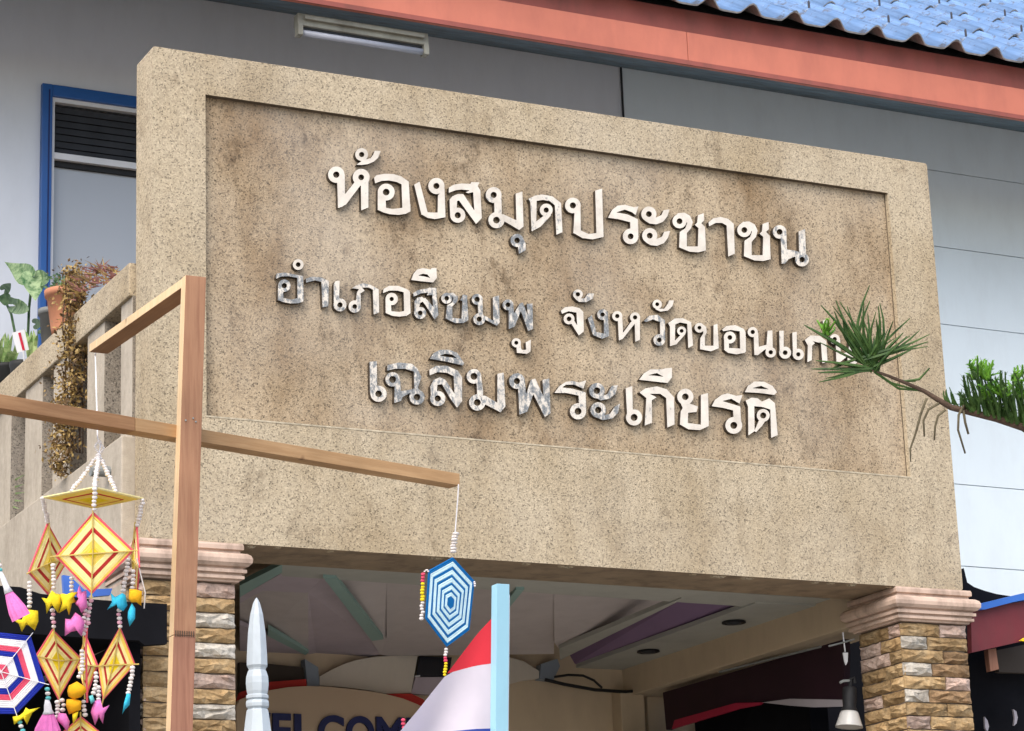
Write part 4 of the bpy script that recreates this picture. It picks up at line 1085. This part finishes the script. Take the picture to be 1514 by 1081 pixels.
# ------------------------------------------------------------------ left canopy under the balcony, blue tarpaulin
cn = thing('side_canopy', 'black tarpaulin canopy under the balcony left of the stone pillar', 'canopy', (1.8, 9.3, 0))
YC = 8.38
top_ = ((-120,860),(0,866),(30,868),(60,878),(110,884),(160,888),(210,891),(247,893)); bot_ = ((247,952),(214,954),(205,947),(140,944),(60,938),(-120,930))
pts = [atY(x, y, YC) for x, y in top_]
MB().prism(pts + [atY(x, y, YC) for x, y in bot_], (0,.03,0)).build('valance', M['dark'], cn)
zt_ = min(p.z for p in pts)
MB().prism([(-3,YC+.04,zt_-.09),(2.84,YC+.04,zt_-.09),(2.80,YW-.3,zt_-.02),(-3,YW-.3,zt_-.02)], (0,0,.02)).build('cover', M['dark'], cn)
MB().box(-3, 2.75, YW-1.0, YW-.95, 0, zt_-.1).build('dark_back', M['dark'], cn)  # black sheet standing in for the darkness under the canopy
MB().box(atY(128,1050,YW-1.2).x, atY(166,1050,YW-1.2).x, YW-1.2, YW-1.15, 0, atY(150,1030,YW-1.2).z).build('board', M['darkbrown'], cn)
MB().box(2.795, 2.835, YC+.11, YW-.9, 0, zt_-.1).build('dark_side', M['dark'], cn)
bt = MB().prism([atY(x, y, 8.66) for x, y in ((93,850),(104,852),(125,872),(166,870),(163,880),(120,884),(95,880))], (0,.02,0)).build('blue_tarpaulin', M['bluetarp'])
tag(bt, 'scrap of blue tarpaulin tucked on top of the black canopy behind the yarn mobile', 'tarpaulin')

# ------------------------------------------------------------------ right canopy with maroon fascia
rc = thing('maroon_canopy', 'maroon fascia canopy with blue metal roof edge right of the stone pillar', 'canopy', (7.0, 9.2, 0))
YR = 8.86
R_ = lambda x, y: (1400+x/4.483, 840+y/4.483)
def rp(L, Y): return [atY(*R_(x, y), Y) for x, y in L]
MB().prism(rp([(160,275),(700,190),(700,440),(165,560)], YR), (0,.03,0)).build('fascia', M['maroon'], rc)
f0, f1 = atY(*R_(120,262), YR), atY(*R_(700,150), YR)
MB().prism(rp([(120,268),(210,238),(430,185),(700,120),(700,176),(440,225),(250,275)], YR-.03), (0,.5,.02)).build('roof_sheet', M['bluemetal'], rc)
MB().prism(rp([(272,540),(325,532),(345,670),(290,684)], YR+.05), (0,.03,0)).build('rafter_end', M['wood_red'], rc)
MB().prism(rp([(330,545),(700,470),(700,700),(345,690)], YR+.25), (0,.03,0)).build('rafter', M['darkbrown'], rc)
MB().box(6.40, 9.0, YR+.35, YR+.40, 0, atY(*R_(300,560), YR+.35).z+.06).build('dark_back', M['dark'], rc)  # black sheet standing in for the darkness behind the rafters
for L in ([(250,985),(270,1010),(280,1050),(270,1085),(255,1060),(252,1020)], [(440,935),(460,950),(470,990),(462,1030),(445,1045),(450,990)]):
    MB().prism(rp(L, YR+.30), (0,.01,0)).build('hanging_hook', M['greyband'], rc)
MB().prism(rp([(485,480),(512,462),(530,470),(520,485)], YR-.02), (0,.01,0)).build('sticker', M['y_gold'], rc)
ft = MB().prism(rp([(100,20),(112,0),(135,95),(180,125),(250,150),(330,172),(430,187),(300,222),(210,243),(150,190),(118,160)], YR+.16), (0,.03,0)).build('dark_sheet', M['dark'])  # thin dark piece with a curved upper edge
tag(ft, 'curved black sheet between the sign wall end and the blue roof edge', 'flashing')

# ------------------------------------------------------------------ timber frame
A = atD(0, 593, 5.85); B = atH(680, 709, A.z-H)
e = (B-A).normalized(); up = Vector((0,0,1)); back = Vector((-e.y, e.x, 0)).normalized()
if back.y < 0: back = -back
A2 = A - e*.8
Ym = A + e*((atY(277, 640, 1) - CAM).normalized().cross(up).dot(CAM-A) / (atY(277,640,1)-CAM).normalized().cross(up).dot(e))
tf = thing('timber_frame', 'raw timber post with crossbar and short top arm for hanging yarn mobiles', 'timber frame', (Ym.x, Ym.y, 0))
j1 = A + e*((B-A).length*.265)
MB().bar(A2+back*.022, j1+back*.022, back*.022, up*.0165).build('crossbar', M['wood_x'], tf, bevel=.0012)
MB().bar(j1+e*.0015+back*.022, B+back*.022, back*.0215, up*.016).build('crossbar', M['wood_x2'], tf, bevel=.0012)
def lit_left(o):  # paints the brighter lit side onto faces turned to the left
    o.data.materials.append(M['wood_lit'])
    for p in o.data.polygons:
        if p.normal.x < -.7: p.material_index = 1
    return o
def plane_at(px, py): return atY(px, py, Ym.y - .022)
pt0, pt1 = plane_at(286.5, 411), plane_at(265, 1081)
dvec = (pt1-pt0).normalized(); k_ = (pt0.z - 0)/(-dvec.z); pbot = pt0 + dvec*k_
psp = plane_at(269.5, 941)
hw = Vector((.0262,0,0)); hd = Vector((0,.016,0))
lit_left(MB().bar(pt0, psp, hw, hd, side2=hw*1.04).build('post', M['wood'], tf, bevel=.0012))
lit_left(MB().bar(psp+dvec*.0012, pbot, hw*1.04, hd).build('post', M['wood_red'], tf, bevel=.0012))
for i in range(9):
    x = -.022+.044*i/8
    MB().bar(psp+Vector((x,-.0168,.010)), psp+Vector((x,-.0168,-.004)), (.0011,0,0), (0,.0008,0)).build('finger_joint', M['bark'], tf)
ar0 = pt0 + Vector((-.026, .0, -.012)); a_end = atX(132, 515, ar0.x-.002)
lit_left(MB().bar(ar0 + Vector((.026,.016,0)), a_end+Vector((.026,0,0)), (.026,0,0), (0,0,.011)).build('arm', M['wood_y'], tf, bevel=.0012))
for (x, y) in ((271,624),(282,621),(286,626)):
    p = plane_at(x, y); MB().lathe(p+Vector((0,-.0165,0)), [(.0022,0),(.0022,.0015)], 8, (0,-1,0)).build('nail', M['pipe'], tf)

# ------------------------------------------------------------------ yarn mobiles
def scale_poly(P, c, s): return [c + (p-c)*s for p in P]
def web(parent, corners, centre, bands, name='yarn_diamond', th=.004, sticks=True, stick_r=.0018, stick_c='stick'):
    """bands: list of (outer scale, inner scale, yarn); wound yarn bands over crossed sticks"""
    corners = [Vector(p) for p in corners]; c = Vector(centre); n = len(corners)
    nv = (corners[1]-corners[0]).cross(corners[2]-corners[0]).normalized()
    if nv.dot(CAM-c) < 0: nv = -nv
    first = None
    for i, (so, si, col) in enumerate(bands):
        o, q = scale_poly(corners, c, so), scale_poly(corners, c, max(si, .0))
        bulge = lambda s: nv*(.006*(1-s))
        mb = MB()
        if si <= 0.001:
            mb.hexa([p + bulge(so) + nv*th*.5 for p in o], [p - nv*th*.5 for p in o])
        else:
            kr = max(1, round((so-si)/.045)); m_ = 2*kr+1; vs = []; fs = []
            for r_ in range(m_):
                s_ = so+(si-so)*r_/(m_-1); hgt = th*(.42 if r_ % 2 else .18)*random.uniform(.8,1.2)
                vs += [p+bulge(s_)+nv*hgt+Vector((random.uniform(-1,1),0,random.uniform(-1,1)))*.0006 for p in scale_poly(corners, c, s_)]
            b0_ = len(vs); vs += [p-nv*th*.5 for p in o] + [p-nv*th*.5 for p in q]
            for k in range(n):
                k2 = (k+1) % n
                for r_ in range(m_-1): fs.append((r_*n+k, r_*n+k2, (r_+1)*n+k2, (r_+1)*n+k))
                fs += [(b0_+k,b0_+n+k,b0_+n+k2,b0_+k2),(k,b0_+k,b0_+k2,k2),((m_-1)*n+k,(m_-1)*n+k2,b0_+n+k2,b0_+n+k)]
            mb.add(vs, fs)
        ob = mb.build(name if first is None else 'yarn_band', M['y_'+col], parent if first is None else first)
        if first is None: first = ob
    if sticks:
        m = n//2
        for k in range(m):
            a, b = corners[k], corners[(k+m) % n]; d = (b-a).normalized()*.010
            MB().tube([a-d+nv*.0045, c+nv*.0095, b+d+nv*.0045], stick_r, 5).build('stick', M['y_'+stick_c], first)
    return first
def beads(parent, P, cols, r=.0064, squash=.72, name='bead_string', gap=.9):
    P = [Vector(p) for p in P]; L = [0]
    for i in range(len(P)-1): L.append(L[-1]+(P[i+1]-P[i]).length)
    tot = L[-1]; nb = max(2, int(tot/(2*r*squash*gap))); mb = MB()
    mats = [M['y_'+c] for c in cols]
    for i in range(nb):
        t = tot*(i+.5)/nb; k = max(j for j in range(len(L)) if L[j] <= t+1e-9); k = min(k, len(P)-2)
        q = P[k].lerp(P[k+1], (t-L[k])/max(1e-9, L[k+1]-L[k]))
        mb.ball(q + Vector((random.uniform(-1,1),random.uniform(-1,1),0))*r*.25, r*random.uniform(.88,1.08), 8, 5, squash, mi=(i*len(cols)//nb) if len(cols) > 2 else i % len(cols))
    return mb.build(name, mats, parent, smooth=True, kind='stuff')
def star(parent, pts, col, d, name='fabric_star', puff=.010):
    P = [atD(x, y, d+random.uniform(-.004,.004)) for x, y in pts]; c = sum(P, Vector())/len(P); n = len(P); mb = MB()
    mid = [p.lerp(c, .45) for p in P]; v = P + [p-FW*puff for p in mid] + [c-FW*puff*1.2] + [p+FW*puff for p in mid] + [c+FW*puff*1.2]
    fs = []
    for k in range(n):
        k2 = (k+1) % n
        fs += [(k,k2,n+k2,n+k),(n+k,n+k2,2*n),(k2,k,2*n+1+k,2*n+1+k2),(2*n+1+k2,2*n+1+k,3*n+1)]
    mb.add(v, fs); return mb.build(name, M['y_'+col], parent, smooth=True)
def tassel(parent, top, cap, bot, w0, w1, col, d, capcol='white'):
    T, Cp, Bt = atD(*top, d), atD(*cap, d), atD(*bot, d); ax = Cp-T; s = 1/pxm(T)
    MB().lathe(T, [(w0*.25*s,0),(w0*.45*s,ax.length*.4),(w0*.5*s,ax.length*.75),(w0*.75*s,ax.length)], 14, ax).build('tassel_cap', M['y_'+capcol], parent, smooth=True)
    ax2 = Bt-Cp; l = ax2.length
    MB().lathe(Cp, [(w0*.6*s,0),((w0*.6+(w1-w0*.6)*.5)*s,l*.35),(w1*.95*s,l*.7),(w1*s,l),(w1*.6*s,l*.98)], 22, ax2, wob=.12).build('tassel_skirt', M['y_'+col], parent)
DB = [(1.0,.93,'pinkred'),(.93,.86,'yel'),(.86,.64,'pale'),(.64,.52,'red'),(.52,.34,'pale'),(.34,.14,'yel'),(.14,0,'gold')]
DB2 = [(1.0,.94,'pinkred'),(.94,.80,'yel'),(.80,.64,'pale'),(.64,.52,'red'),(.52,.30,'pale'),(.30,0,'gold')]
dm = 6.05
mo = thing('yarn_mobile', 'large hanging mobile of yellow and red yarn diamonds with bead strings and fabric stars', 'mobile', atD(140, 735, dm))
z1 = lambda x, y: (x/2.3447, 620+y/2.3447)
z2 = lambda x, y: (20+x/5.4048, 660+y/5.4048)
z3 = lambda x, y: (x/4.3077, 830+y/4.3077)
# top flat diamond, level
pN = atD(140, 720.5, dm-.12); hN = pN.z-H
cTop = [atH(63, 735.5, hN), pN, atH(212, 737, hN), atH(138.5, 752, hN)]
web(mo, cTop, sum(cTop, Vector())/4, [(1.0,.90,'pale'),(.90,.62,'yel'),(.62,.55,'red'),(.55,.30,'yel'),(.30,0,'gold')], sticks=False)
hook = atD(146, 672, dm)
MB().tube([hook+Vector((0,0,k*.02))*1 + Vector((.004*math.sin(k*2),0,0)) for k in range(3)] + [a_end + Vector((.02,.01,-.01))], .0016, 5).build('string', M['y_white'], mo)
for P in (cTop[0].lerp(cTop[1], .55), cTop[1], cTop[2].lerp(cTop[1], .55), cTop[3]): beads(mo, [hook, P], ['bead'])
beads(mo, [hook+Vector((0,0,.035)), hook+Vector((.012,0,.015)), hook, hook+Vector((-.010,0,.018)), hook+Vector((0,0,.032))], ['bead'], .0035)
def dia(T, R, Bm, L, d, dl=0, dr=0, bands=DB):
    P = [atD(*T, d), atD(*R, d+dr), atD(*Bm, d), atD(*L, d+dl)]
    return web(mo, P, sum(P, Vector())/4, bands)
dia(z1(165,358), z1(236,487), z1(166,608), z1(98,532), dm+.03, -.06, .06)
dia((202.5,778), (206,838), (203,878), (193,815), dm+.03, .085, -.085)
dia(z1(323,320), z1(465,455), z1(318,607), z1(190,475), dm-.10)
beads(mo, [cTop[1], atD(139,756,dm-.11)], ['bead'])
beads(mo, [cTop[0], atD(71,773,dm+.03)], ['bead']); beads(mo, [cTop[2], atD(202,779,dm+.03)], ['bead'])
dia(z3(545,470), z3(622,665), z3(552,850), z3(490,660), dm+.10, .07, -.07, DB2)
dia(z3(335,430), z3(520,620), z3(372,882), z3(228,600), dm+.0, 0, .04, DB2)
dia(z3(765,415), z3(862,655), z3(655,888), z3(622,668), dm-.02, .02, 0, DB2)
dia(z3(515,985), z3(690,1130), z3(510,1330), z3(360,1120), dm-.04, 0, 0, DB2)
for L, cols in (([(185,500),(186,590)],['bead']), ([(182,655),(185,725)],['bead','beadpink']), ([(103,560),(102,655)],['bead']), ([(250,545),(248,600)],['bead']),
                ([(445,480),(428,600)],['bead']), ([(462,520),(460,590)],['bead']), ([(412,655),(416,725)],['bead','beadpink']), ([(316,610),(305,700),(290,750)],['bead','beadpink'])):
    beads(mo, [atD(*z1(*p), dm-.05) for p in L], cols)
for L, cols in (([(525,560),(522,690),(500,745)],['bead']), ([(545,250),(540,330),(525,470)],['bead','beadpink']), ([(850,665),(830,780),(812,850)],['bead']), ([(615,700),(610,800),(590,850)],['bead']),
                ([(625,790),(630,890)],['bead']), ([(365,885),(368,1000)],['bead']), ([(398,870),(402,960)],['bead']), ([(535,880),(540,990)],['bead'])):
    beads(mo, [atD(*z3(*p), dm-.06) for p in L], cols)
MB().tube([atD(*z3(*p), dm-.05) for p in ((872,-20),(895,80),(925,200),(918,300))], .0016, 5).build('string', M['y_bead'], mo)
MB().tube([atD(*z3(*p), dm-.05) for p in ((556,380),(548,560),(552,760),(556,900))], .0026, 5).build('string', M['y_pinkred'], mo)
ST = [([(265,232),(300,238),(330,185),(355,205),(385,210),(388,270),(370,330),(345,275),(318,290),(297,335),(290,270)],'gold'),
      ([(380,210),(400,205),(425,210),(450,198),(495,195),(470,230),(485,258),(458,268),(440,345),(425,300),(375,330),(395,265)],'gold'),
      ([(505,150),(520,195),(550,185),(555,290),(520,330),(500,290),(478,270),(500,235),(485,215)],'pink'),
      ([(415,365),(450,370),(480,325),(515,350),(540,390),(520,480),(495,440),(450,450),(412,478)],'pink'),
      ([(705,200),(730,228),(780,202),(800,215),(812,280),(785,318),(750,300),(745,275),(680,310),(712,262)],'sky'),
      ([(825,175),(870,180),(905,190),(900,285),(870,262),(835,262),(818,235)],'orange'),
      ([(840,265),(862,300),(860,365),(825,415),(812,360),(815,320)],'sky'),
      ([(165,305),(242,315),(245,380),(222,440),(200,410),(165,405),(138,450),(120,400),(82,370),(140,372)],'gold'),
      ([(440,790),(490,765),(545,800),(552,830),(515,865),(470,880),(435,860),(428,825)],'orange'),
      ([(425,880),(470,875),(520,890),(515,945),(480,960),(440,975),(420,920)],'orange'),
      ([(460,970),(500,955),(490,1000),(465,1040)],'gold'),
      ([(600,890),(640,880),(655,935),(698,915),(665,970),(655,1035),(630,990),(605,1045),(578,960)],'pink'),
      ([(808,840),(832,845),(825,915),(795,945),(778,975),(790,900)],'sky'),
      ([(565,860),(590,850),(605,890),(580,910)],'teal'),
      ([(375,965),(420,970),(445,1020),(430,1085),(400,1050),(360,1010)],'pink')]
for pts, col in ST: star(mo, [z3(*p) for p in pts], col, dm-.075)
tassel(mo, z3(300,880), z3(308,970), z3(300,1110), 12, 18, 'pink', dm-.09)
beads(mo, [atD(*z3(300,800), dm-.09), atD(*z3(305,885), dm-.09)], ['teal','bead'])

# red white blue hexagon at the left edge
d2 = 5.85
hx = thing('yarn_hexagon', 'red, white and navy yarn hexagon hanging at the left edge', 'yarn ornament', atD(5, 990, d2))
co_ = [z3(195,475), z3(287,780), z3(105,972), z3(-190,965), z3(-290,690), z3(-130,440)]
P = [atD(x, y, d2) for x, y in co_]; cc = atD(*z3(12,700), d2)
HB = [(1.0,.86,'navy'),(.86,.68,'white'),(.68,.54,'rose'),(.54,.40,'navy'),(.40,.18,'white'),(.18,0,'rose')]
web(hx, P, cc, HB, 'yarn_web', stick_r=.001, stick_c='white')
MB().tube([atD(*z3(-130,440), d2), atD(-34, 800, d2), atD(-36, 560, d2)], .0016, 5).build('string', M['y_white'], hx)
tassel(hx, z3(0,60), z3(55,200), z3(135,360), 9, 13, 'pink', d2-.02)
beads(hx, [atD(-4, 826, d2-.02), atD(1, 846, d2-.02)], ['teal','bead'])
star(hx, [z3(*p) for p in ((80,990),(115,990),(150,960),(165,930),(185,945),(255,930),(205,965),(172,1040),(150,1000),(90,1040))], 'gold', d2-.01)
beads(hx, [atD(*z3(120,1010), d2-.01), atD(*z3(150,1090), d2-.01)], ['teal','bead'])

# blue and white hexagon under the crossbar end
d3 = depth(B) - .02
h2 = thing('yarn_hexagon', 'blue and white striped yarn hexagon hanging from the crossbar end', 'yarn ornament', atD(664, 890, d3))
P = [atD(x, y, d3+o) for (x, y), o in zip(((669.6,824),(701.3,859),(694,931.5),(660.5,956.6),(628.8,915),(633.3,844)), (0,.04,.04,0,-.04,-.04))]
cc = atD(664.5, 890.6, d3)
bands = []; s0 = 1.0; cols = ['blue','lblue']
steps = [1.0,.91,.80,.73,.62,.555,.45,.39,.29,.235,.14,0]
for i in range(len(steps)-1): bands.append((steps[i], steps[i+1], cols[i % 2]))
web(h2, P, cc, bands, 'yarn_web', sticks=False)
MB().tube([atD(678, 716, d3), atD(677, 735, d3), atD(673, 788, d3)], .0018, 5).build('string', M['y_white'], h2)
beads(h2, [atD(674, 787, d3), atD(670, 818, d3)], ['bead'], .0095, .45)
beads(h2, [atD(626, 847, d3-.04), atD(624.5, 880, d3-.04), atD(624, 917, d3-.04)], ['rose','gold','gold','bead','bead'], .0062)
beads(h2, [atD(627, 846, d3-.04), atD(631, 842, d3-.04), atD(634, 846, d3-.04)], ['bead'], .003)
beads(h2, [atD(699, 860, d3+.04), atD(702, 862, d3+.04), atD(702, 868, d3+.04)], ['bead'], .004)
beads(h2, [atD(660, 958, d3), atD(659, 966, d3), atD(658, 1000, d3)], ['bead','rose','gold','gold'], .0055)
beads(h2, [atD(634, 846, d3-.04), atD(597, 1062, d3-.04), atD(596, 1100, d3-.04)][1:], ['rose','bead','gold'], .0065)

# ------------------------------------------------------------------ white turned finial post
d4 = 6.1; base = atD(381, 1081, d4); s = 1/pxm(base)
ln = thing('finial_post', 'white painted turned post with a pointed spear finial in front of the porch', 'post', (base.x, base.y, 0))
topz = atD(380, 873, d4).z
def pz(py): return atD(380.5, py, d4).z
pf = [(24, 1150), (21.5, 1100), (20, 1081), (17.2, 1058), (16.0, 1050), (13.5, 1047), (16.6, 1044), (17.2, 1039), (16.4, 1035), (13.5, 1033), (16.4, 1031), (16.6, 1027), (14.2, 1025), (15.8, 1020), (17.0, 1008), (16.4, 998), (14.0, 990), (12.3, 987), (13.0, 984), (15.4, 980), (15.0, 962), (13.2, 930), (9.6, 900), (5.2, 882), (2.0, 875), (0.4, 873)]
MB().lathe((base.x, base.y, 0), [(r*s*1.07, pz(y)) for r, y in pf], 8).build('finial', M['wpaint'], ln)
zb_ = pz(1150); hb = .045
MB().box(base.x-hb, base.x+hb, base.y-hb, base.y+hb, 0, zb_).build('shaft', M['wpaint'], ln, bevel=.006)

# ------------------------------------------------------------------ flag and light blue pole
d5 = 5.6
pt_ = atD(740, 865, d5); pbm = atD(738, 1081, d5); dv = (pbm-pt_).normalized(); pg = pt_ + dv*(pt_.z/(-dv.z))
fp = thing('flag_pole', 'light blue painted square pole holding the flag', 'pole', pg)
MB().bar(pt_, pg, (.0155,0,0), (0,.013,0)).build('pole_shaft', M['lightblue'], fp, bevel=.0012)
MB().bar(pt_+Vector((.019,.006,-.02)), pg+Vector((.019,.006,0)), (.003,0,0), (0,.006,0)).build('edge_batten', M['card'], fp)
fg = thing('flag', 'red, white and blue flag drooping from the light blue pole', 'flag', atD(700, 1000, d5))
def loft(Ls, name, mat):
    n = 14; m = 10; mb = MB(); vs = []
    def samp(L, t):
        d = [0]
        for i in range(len(L)-1): d.append(d[-1] + math.dist(L[i], L[i+1]))
        x = t*d[-1]
        for i in range(len(L)-1):
            if x <= d[i+1] + 1e-9:
                k = (x-d[i])/max(1e-9, d[i+1]-d[i]); return (L[i][0]+(L[i+1][0]-L[i][0])*k, L[i][1]+(L[i+1][1]-L[i][1])*k)
        return L[-1]
    for i in range(m+1):
        v = i/m
        for j in range(n+1):
            u = j/n; a = samp(Ls[0], u); b = samp(Ls[1], u)
            x, y = a[0]+(b[0]-a[0])*v, a[1]+(b[1]-a[1])*v
            s_ = (727-x)/140; w_ = y-915+ (727-x)*1.1
            vs.append(atD(x, y, d5 + .006 + .055*s_*math.sin((x*.62+y*.35)/15) + .03*s_))
    fs = [(i*(n+1)+j, i*(n+1)+j+1, (i+1)*(n+1)+j+1, (i+1)*(n+1)+j) for i in range(m) for j in range(n)]
    mb.add(vs, fs); me = mb.mesh(name, mat, smooth=True, fix=False); return link(name, me, fg)
fold = [(728,913),(705,938),(682,968),(661,996)]
rw = [(727,981),(705,984),(682,990),(661,996)]
loft([fold, rw], 'red_stripe', M['flag_red'])
fold2 = [(661,996),(640,1022),(618,1050),(594,1078),(575,1105)]
wbl = [(727,1077),(700,1078),(670,1081),(640,1087),(575,1105)]
loft([rw[:-1]+fold2, wbl], 'white_stripe', M['flag_white'])
loft([wbl, [(727,1200),(700,1203),(670,1208),(640,1216),(560,1230)]], 'blue_stripe', M['flag_blue'])

# ------------------------------------------------------------------ Norfolk pine reaching in from the right
d6 = 6.6
z8 = lambda x, y: (1140+x/3.6043, 400+y/3.6043)
trunk_p = atD(1790, 700, d6)
pine = thing('pine_tree', 'pine branch with long green needles reaching in from the right edge', 'tree', (trunk_p.x, trunk_p.y, 0))
MB().tube([(trunk_p.x,trunk_p.y,0),(trunk_p.x,trunk_p.y,2.2),(trunk_p.x+.02,trunk_p.y,4.5),(trunk_p.x,trunk_p.y,6.5)], [.09,.075,.05,.02], 10).build('trunk', M['bark'], pine, smooth=True)
stem_px = [(1790,720),(1640,672),(1514,632)] + [z8(*p) for p in ((1348,838),(1200,790),(1060,755),(960,730),(900,695),(820,645),(720,600),(620,560),(540,532),(500,500))]
sr = [.022,.017,.013,.0105,.0095,.009,.0085,.0075,.006,.005,.0042,.0034,.0024]
MB().tube([atD(x, y, d6) for x, y in stem_px], sr, 8).build('branch', M['bark'], pine, smooth=True)
def needle(mb, b, t, r=.0032, sag=0, dz=0, mi=0):
    A_, B_ = atD(*b, d6), atD(*t, d6+dz)
    L_ = (B_-A_).length; pts = []
    for i in range(5):
        q = i/4; p = A_.lerp(B_, q) + RT*sag*math.sin(math.pi*q)*L_ + UP*0
        pts.append(p)
    mb.tube(pts, [r*.8, r, r*.95, r*.75, r*.3], 4, mi)
nm = MB()
tips = [(175,290),(265,185),(300,215),(345,160),(365,165),(405,190),(450,300),(495,170),(525,80),(580,175),(572,190),(485,290),(605,325),(740,255),(725,350),(790,320),(845,340),(835,380),(835,405),(215,525),(250,545),(255,595),(290,575),(240,480),(320,525),(190,300),(330,190),(660,360),(650,270),(560,260),(515,230),(700,400),(750,420),(380,250)]
for tpx in tips:
    b = (random.uniform(450,570), 0); b = (b[0], 455 + (b[0]-440)*.75)
    if tpx[0] < 300 and tpx[1] > 450: b = (random.uniform(480,540), random.uniform(515,535))
    for q in range(2):
        jt = (tpx[0]+random.gauss(0,14*q), tpx[1]+random.gauss(0,12*q)); bb = (b[0]+random.gauss(0,8), b[1]+random.gauss(0,6))
        if q: jt = (bb[0]+(jt[0]-bb[0])*random.uniform(.6,.9), bb[1]+(jt[1]-bb[1])*random.uniform(.6,.9))
        needle(nm, z8(*bb), z8(*jt), random.uniform(.0030,.0048), random.uniform(-.10,.10), random.uniform(-.06,.06), 0)
for L in ([(545,535),(640,600),(800,645)], [(555,545),(680,630),(780,640)], [(720,590),(790,580),(845,520)], [(560,540),(700,590),(770,590)]):
    nm.tube([atD(*z8(*p), d6) for p in L], [.003,.0034,.002], 5)
for i in range(14):
    x = 930+i*9+random.uniform(-3,3); needle(nm, z8(x, 700+i*3.2), z8(x-15+random.uniform(-12,12), 700+i*3-random.uniform(35,110)), .0024, random.uniform(-.1,.1))
def rope(mb, b, t, r=.0042, bend=.12, n=9, sl=.016):
    A_, B_ = atD(*b, d6+random.uniform(-.02,.02)), atD(*t, d6+random.uniform(-.07,.07)); L_ = (B_-A_).length; P_ = []
    for i in range(n):
        q = i/(n-1); P_.append(A_.lerp(B_, q) + RT*bend*L_*math.sin(math.pi*q*.8))
    mb.tube(P_, [r*(1-.55*i/(n-1)) for i in range(n)], 4)
    steps = int(L_/.0055)
    for i in range(2, steps):
        q = i/steps; k = min(n-2, int(q*(n-1))); p = P_[k].lerp(P_[k+1], q*(n-1)-k); ax_ = (P_[k+1]-P_[k]).normalized()
        o_ = ax_.orthogonal().normalized(); o_ = Matrix.Rotation(random.uniform(0,6.28), 3, ax_) @ o_
        e_ = p + (ax_*.75 + o_*.8).normalized()*sl*random.uniform(.6,1.15)*(1-.35*q); w_ = ax_.cross(o_)*.0019
        mb.add([p-w_, p+w_, e_], [(0,1,2)])
for i in range(64):
    x = 1030 + i*6.6 + random.uniform(-8,8); y = 745 + (x-1040)*.27
    hi_ = 110 if x < 1075 else random.uniform(150,320)
    rope(nm, z8(x, y), z8(x-random.uniform(10,75), y-hi_*random.uniform(.6,1.05)), random.uniform(.0034,.0052), random.uniform(-.12,.16), 9, .026)
nm.build('needles', M['needle'], pine, kind='stuff')
nn_ = MB()
for cx, cy, n_, L_ in ((1100,535,14,95),(1140,650,12,80),(1235,650,12,85),(1330,640,9,80),(1150,545,10,90),(1400,640,8,85),(1290,560,7,90)):
    for i in range(n_):
        a_ = random.uniform(-2.7, .1); l_ = L_*random.uniform(.6,1.15); b = (cx+random.gauss(0,12), cy+25+random.gauss(0,12))
        rope(nn_, z8(*b), z8(b[0]+math.cos(a_)*l_*.8, b[1]+math.sin(a_)*l_), .005, random.uniform(-.2,.2), 7, .020)
for i in range(10):
    b = (295+random.gauss(0,10), 330+random.gauss(0,12)); a_ = random.uniform(-2.6,-.9); l_ = random.uniform(40,95)
    rope(nn_, z8(*b), z8(b[0]+math.cos(a_)*l_, b[1]+math.sin(a_)*l_), .0042, random.uniform(-.15,.15), 7, .016)
nn_.build('fresh_shoots', M['needle_new'], pine, kind='stuff')
for L in ([(830,680),(800,760),(770,870),(742,950),(745,1020)], [(895,708),(840,740),(812,800),(817,885)], [(930,742),(890,775),(875,830),(870,905)], [(1030,718),(1000,770),(997,850),(1035,975)], [(1025,745),(1035,810),(1052,872)]):
    MB().tube([atD(*z8(*p), d6-.01) for p in L], [.0036,.0034,.003,.0024,.0015][:len(L)], 5).build('twig', M['twig'], pine, smooth=True)
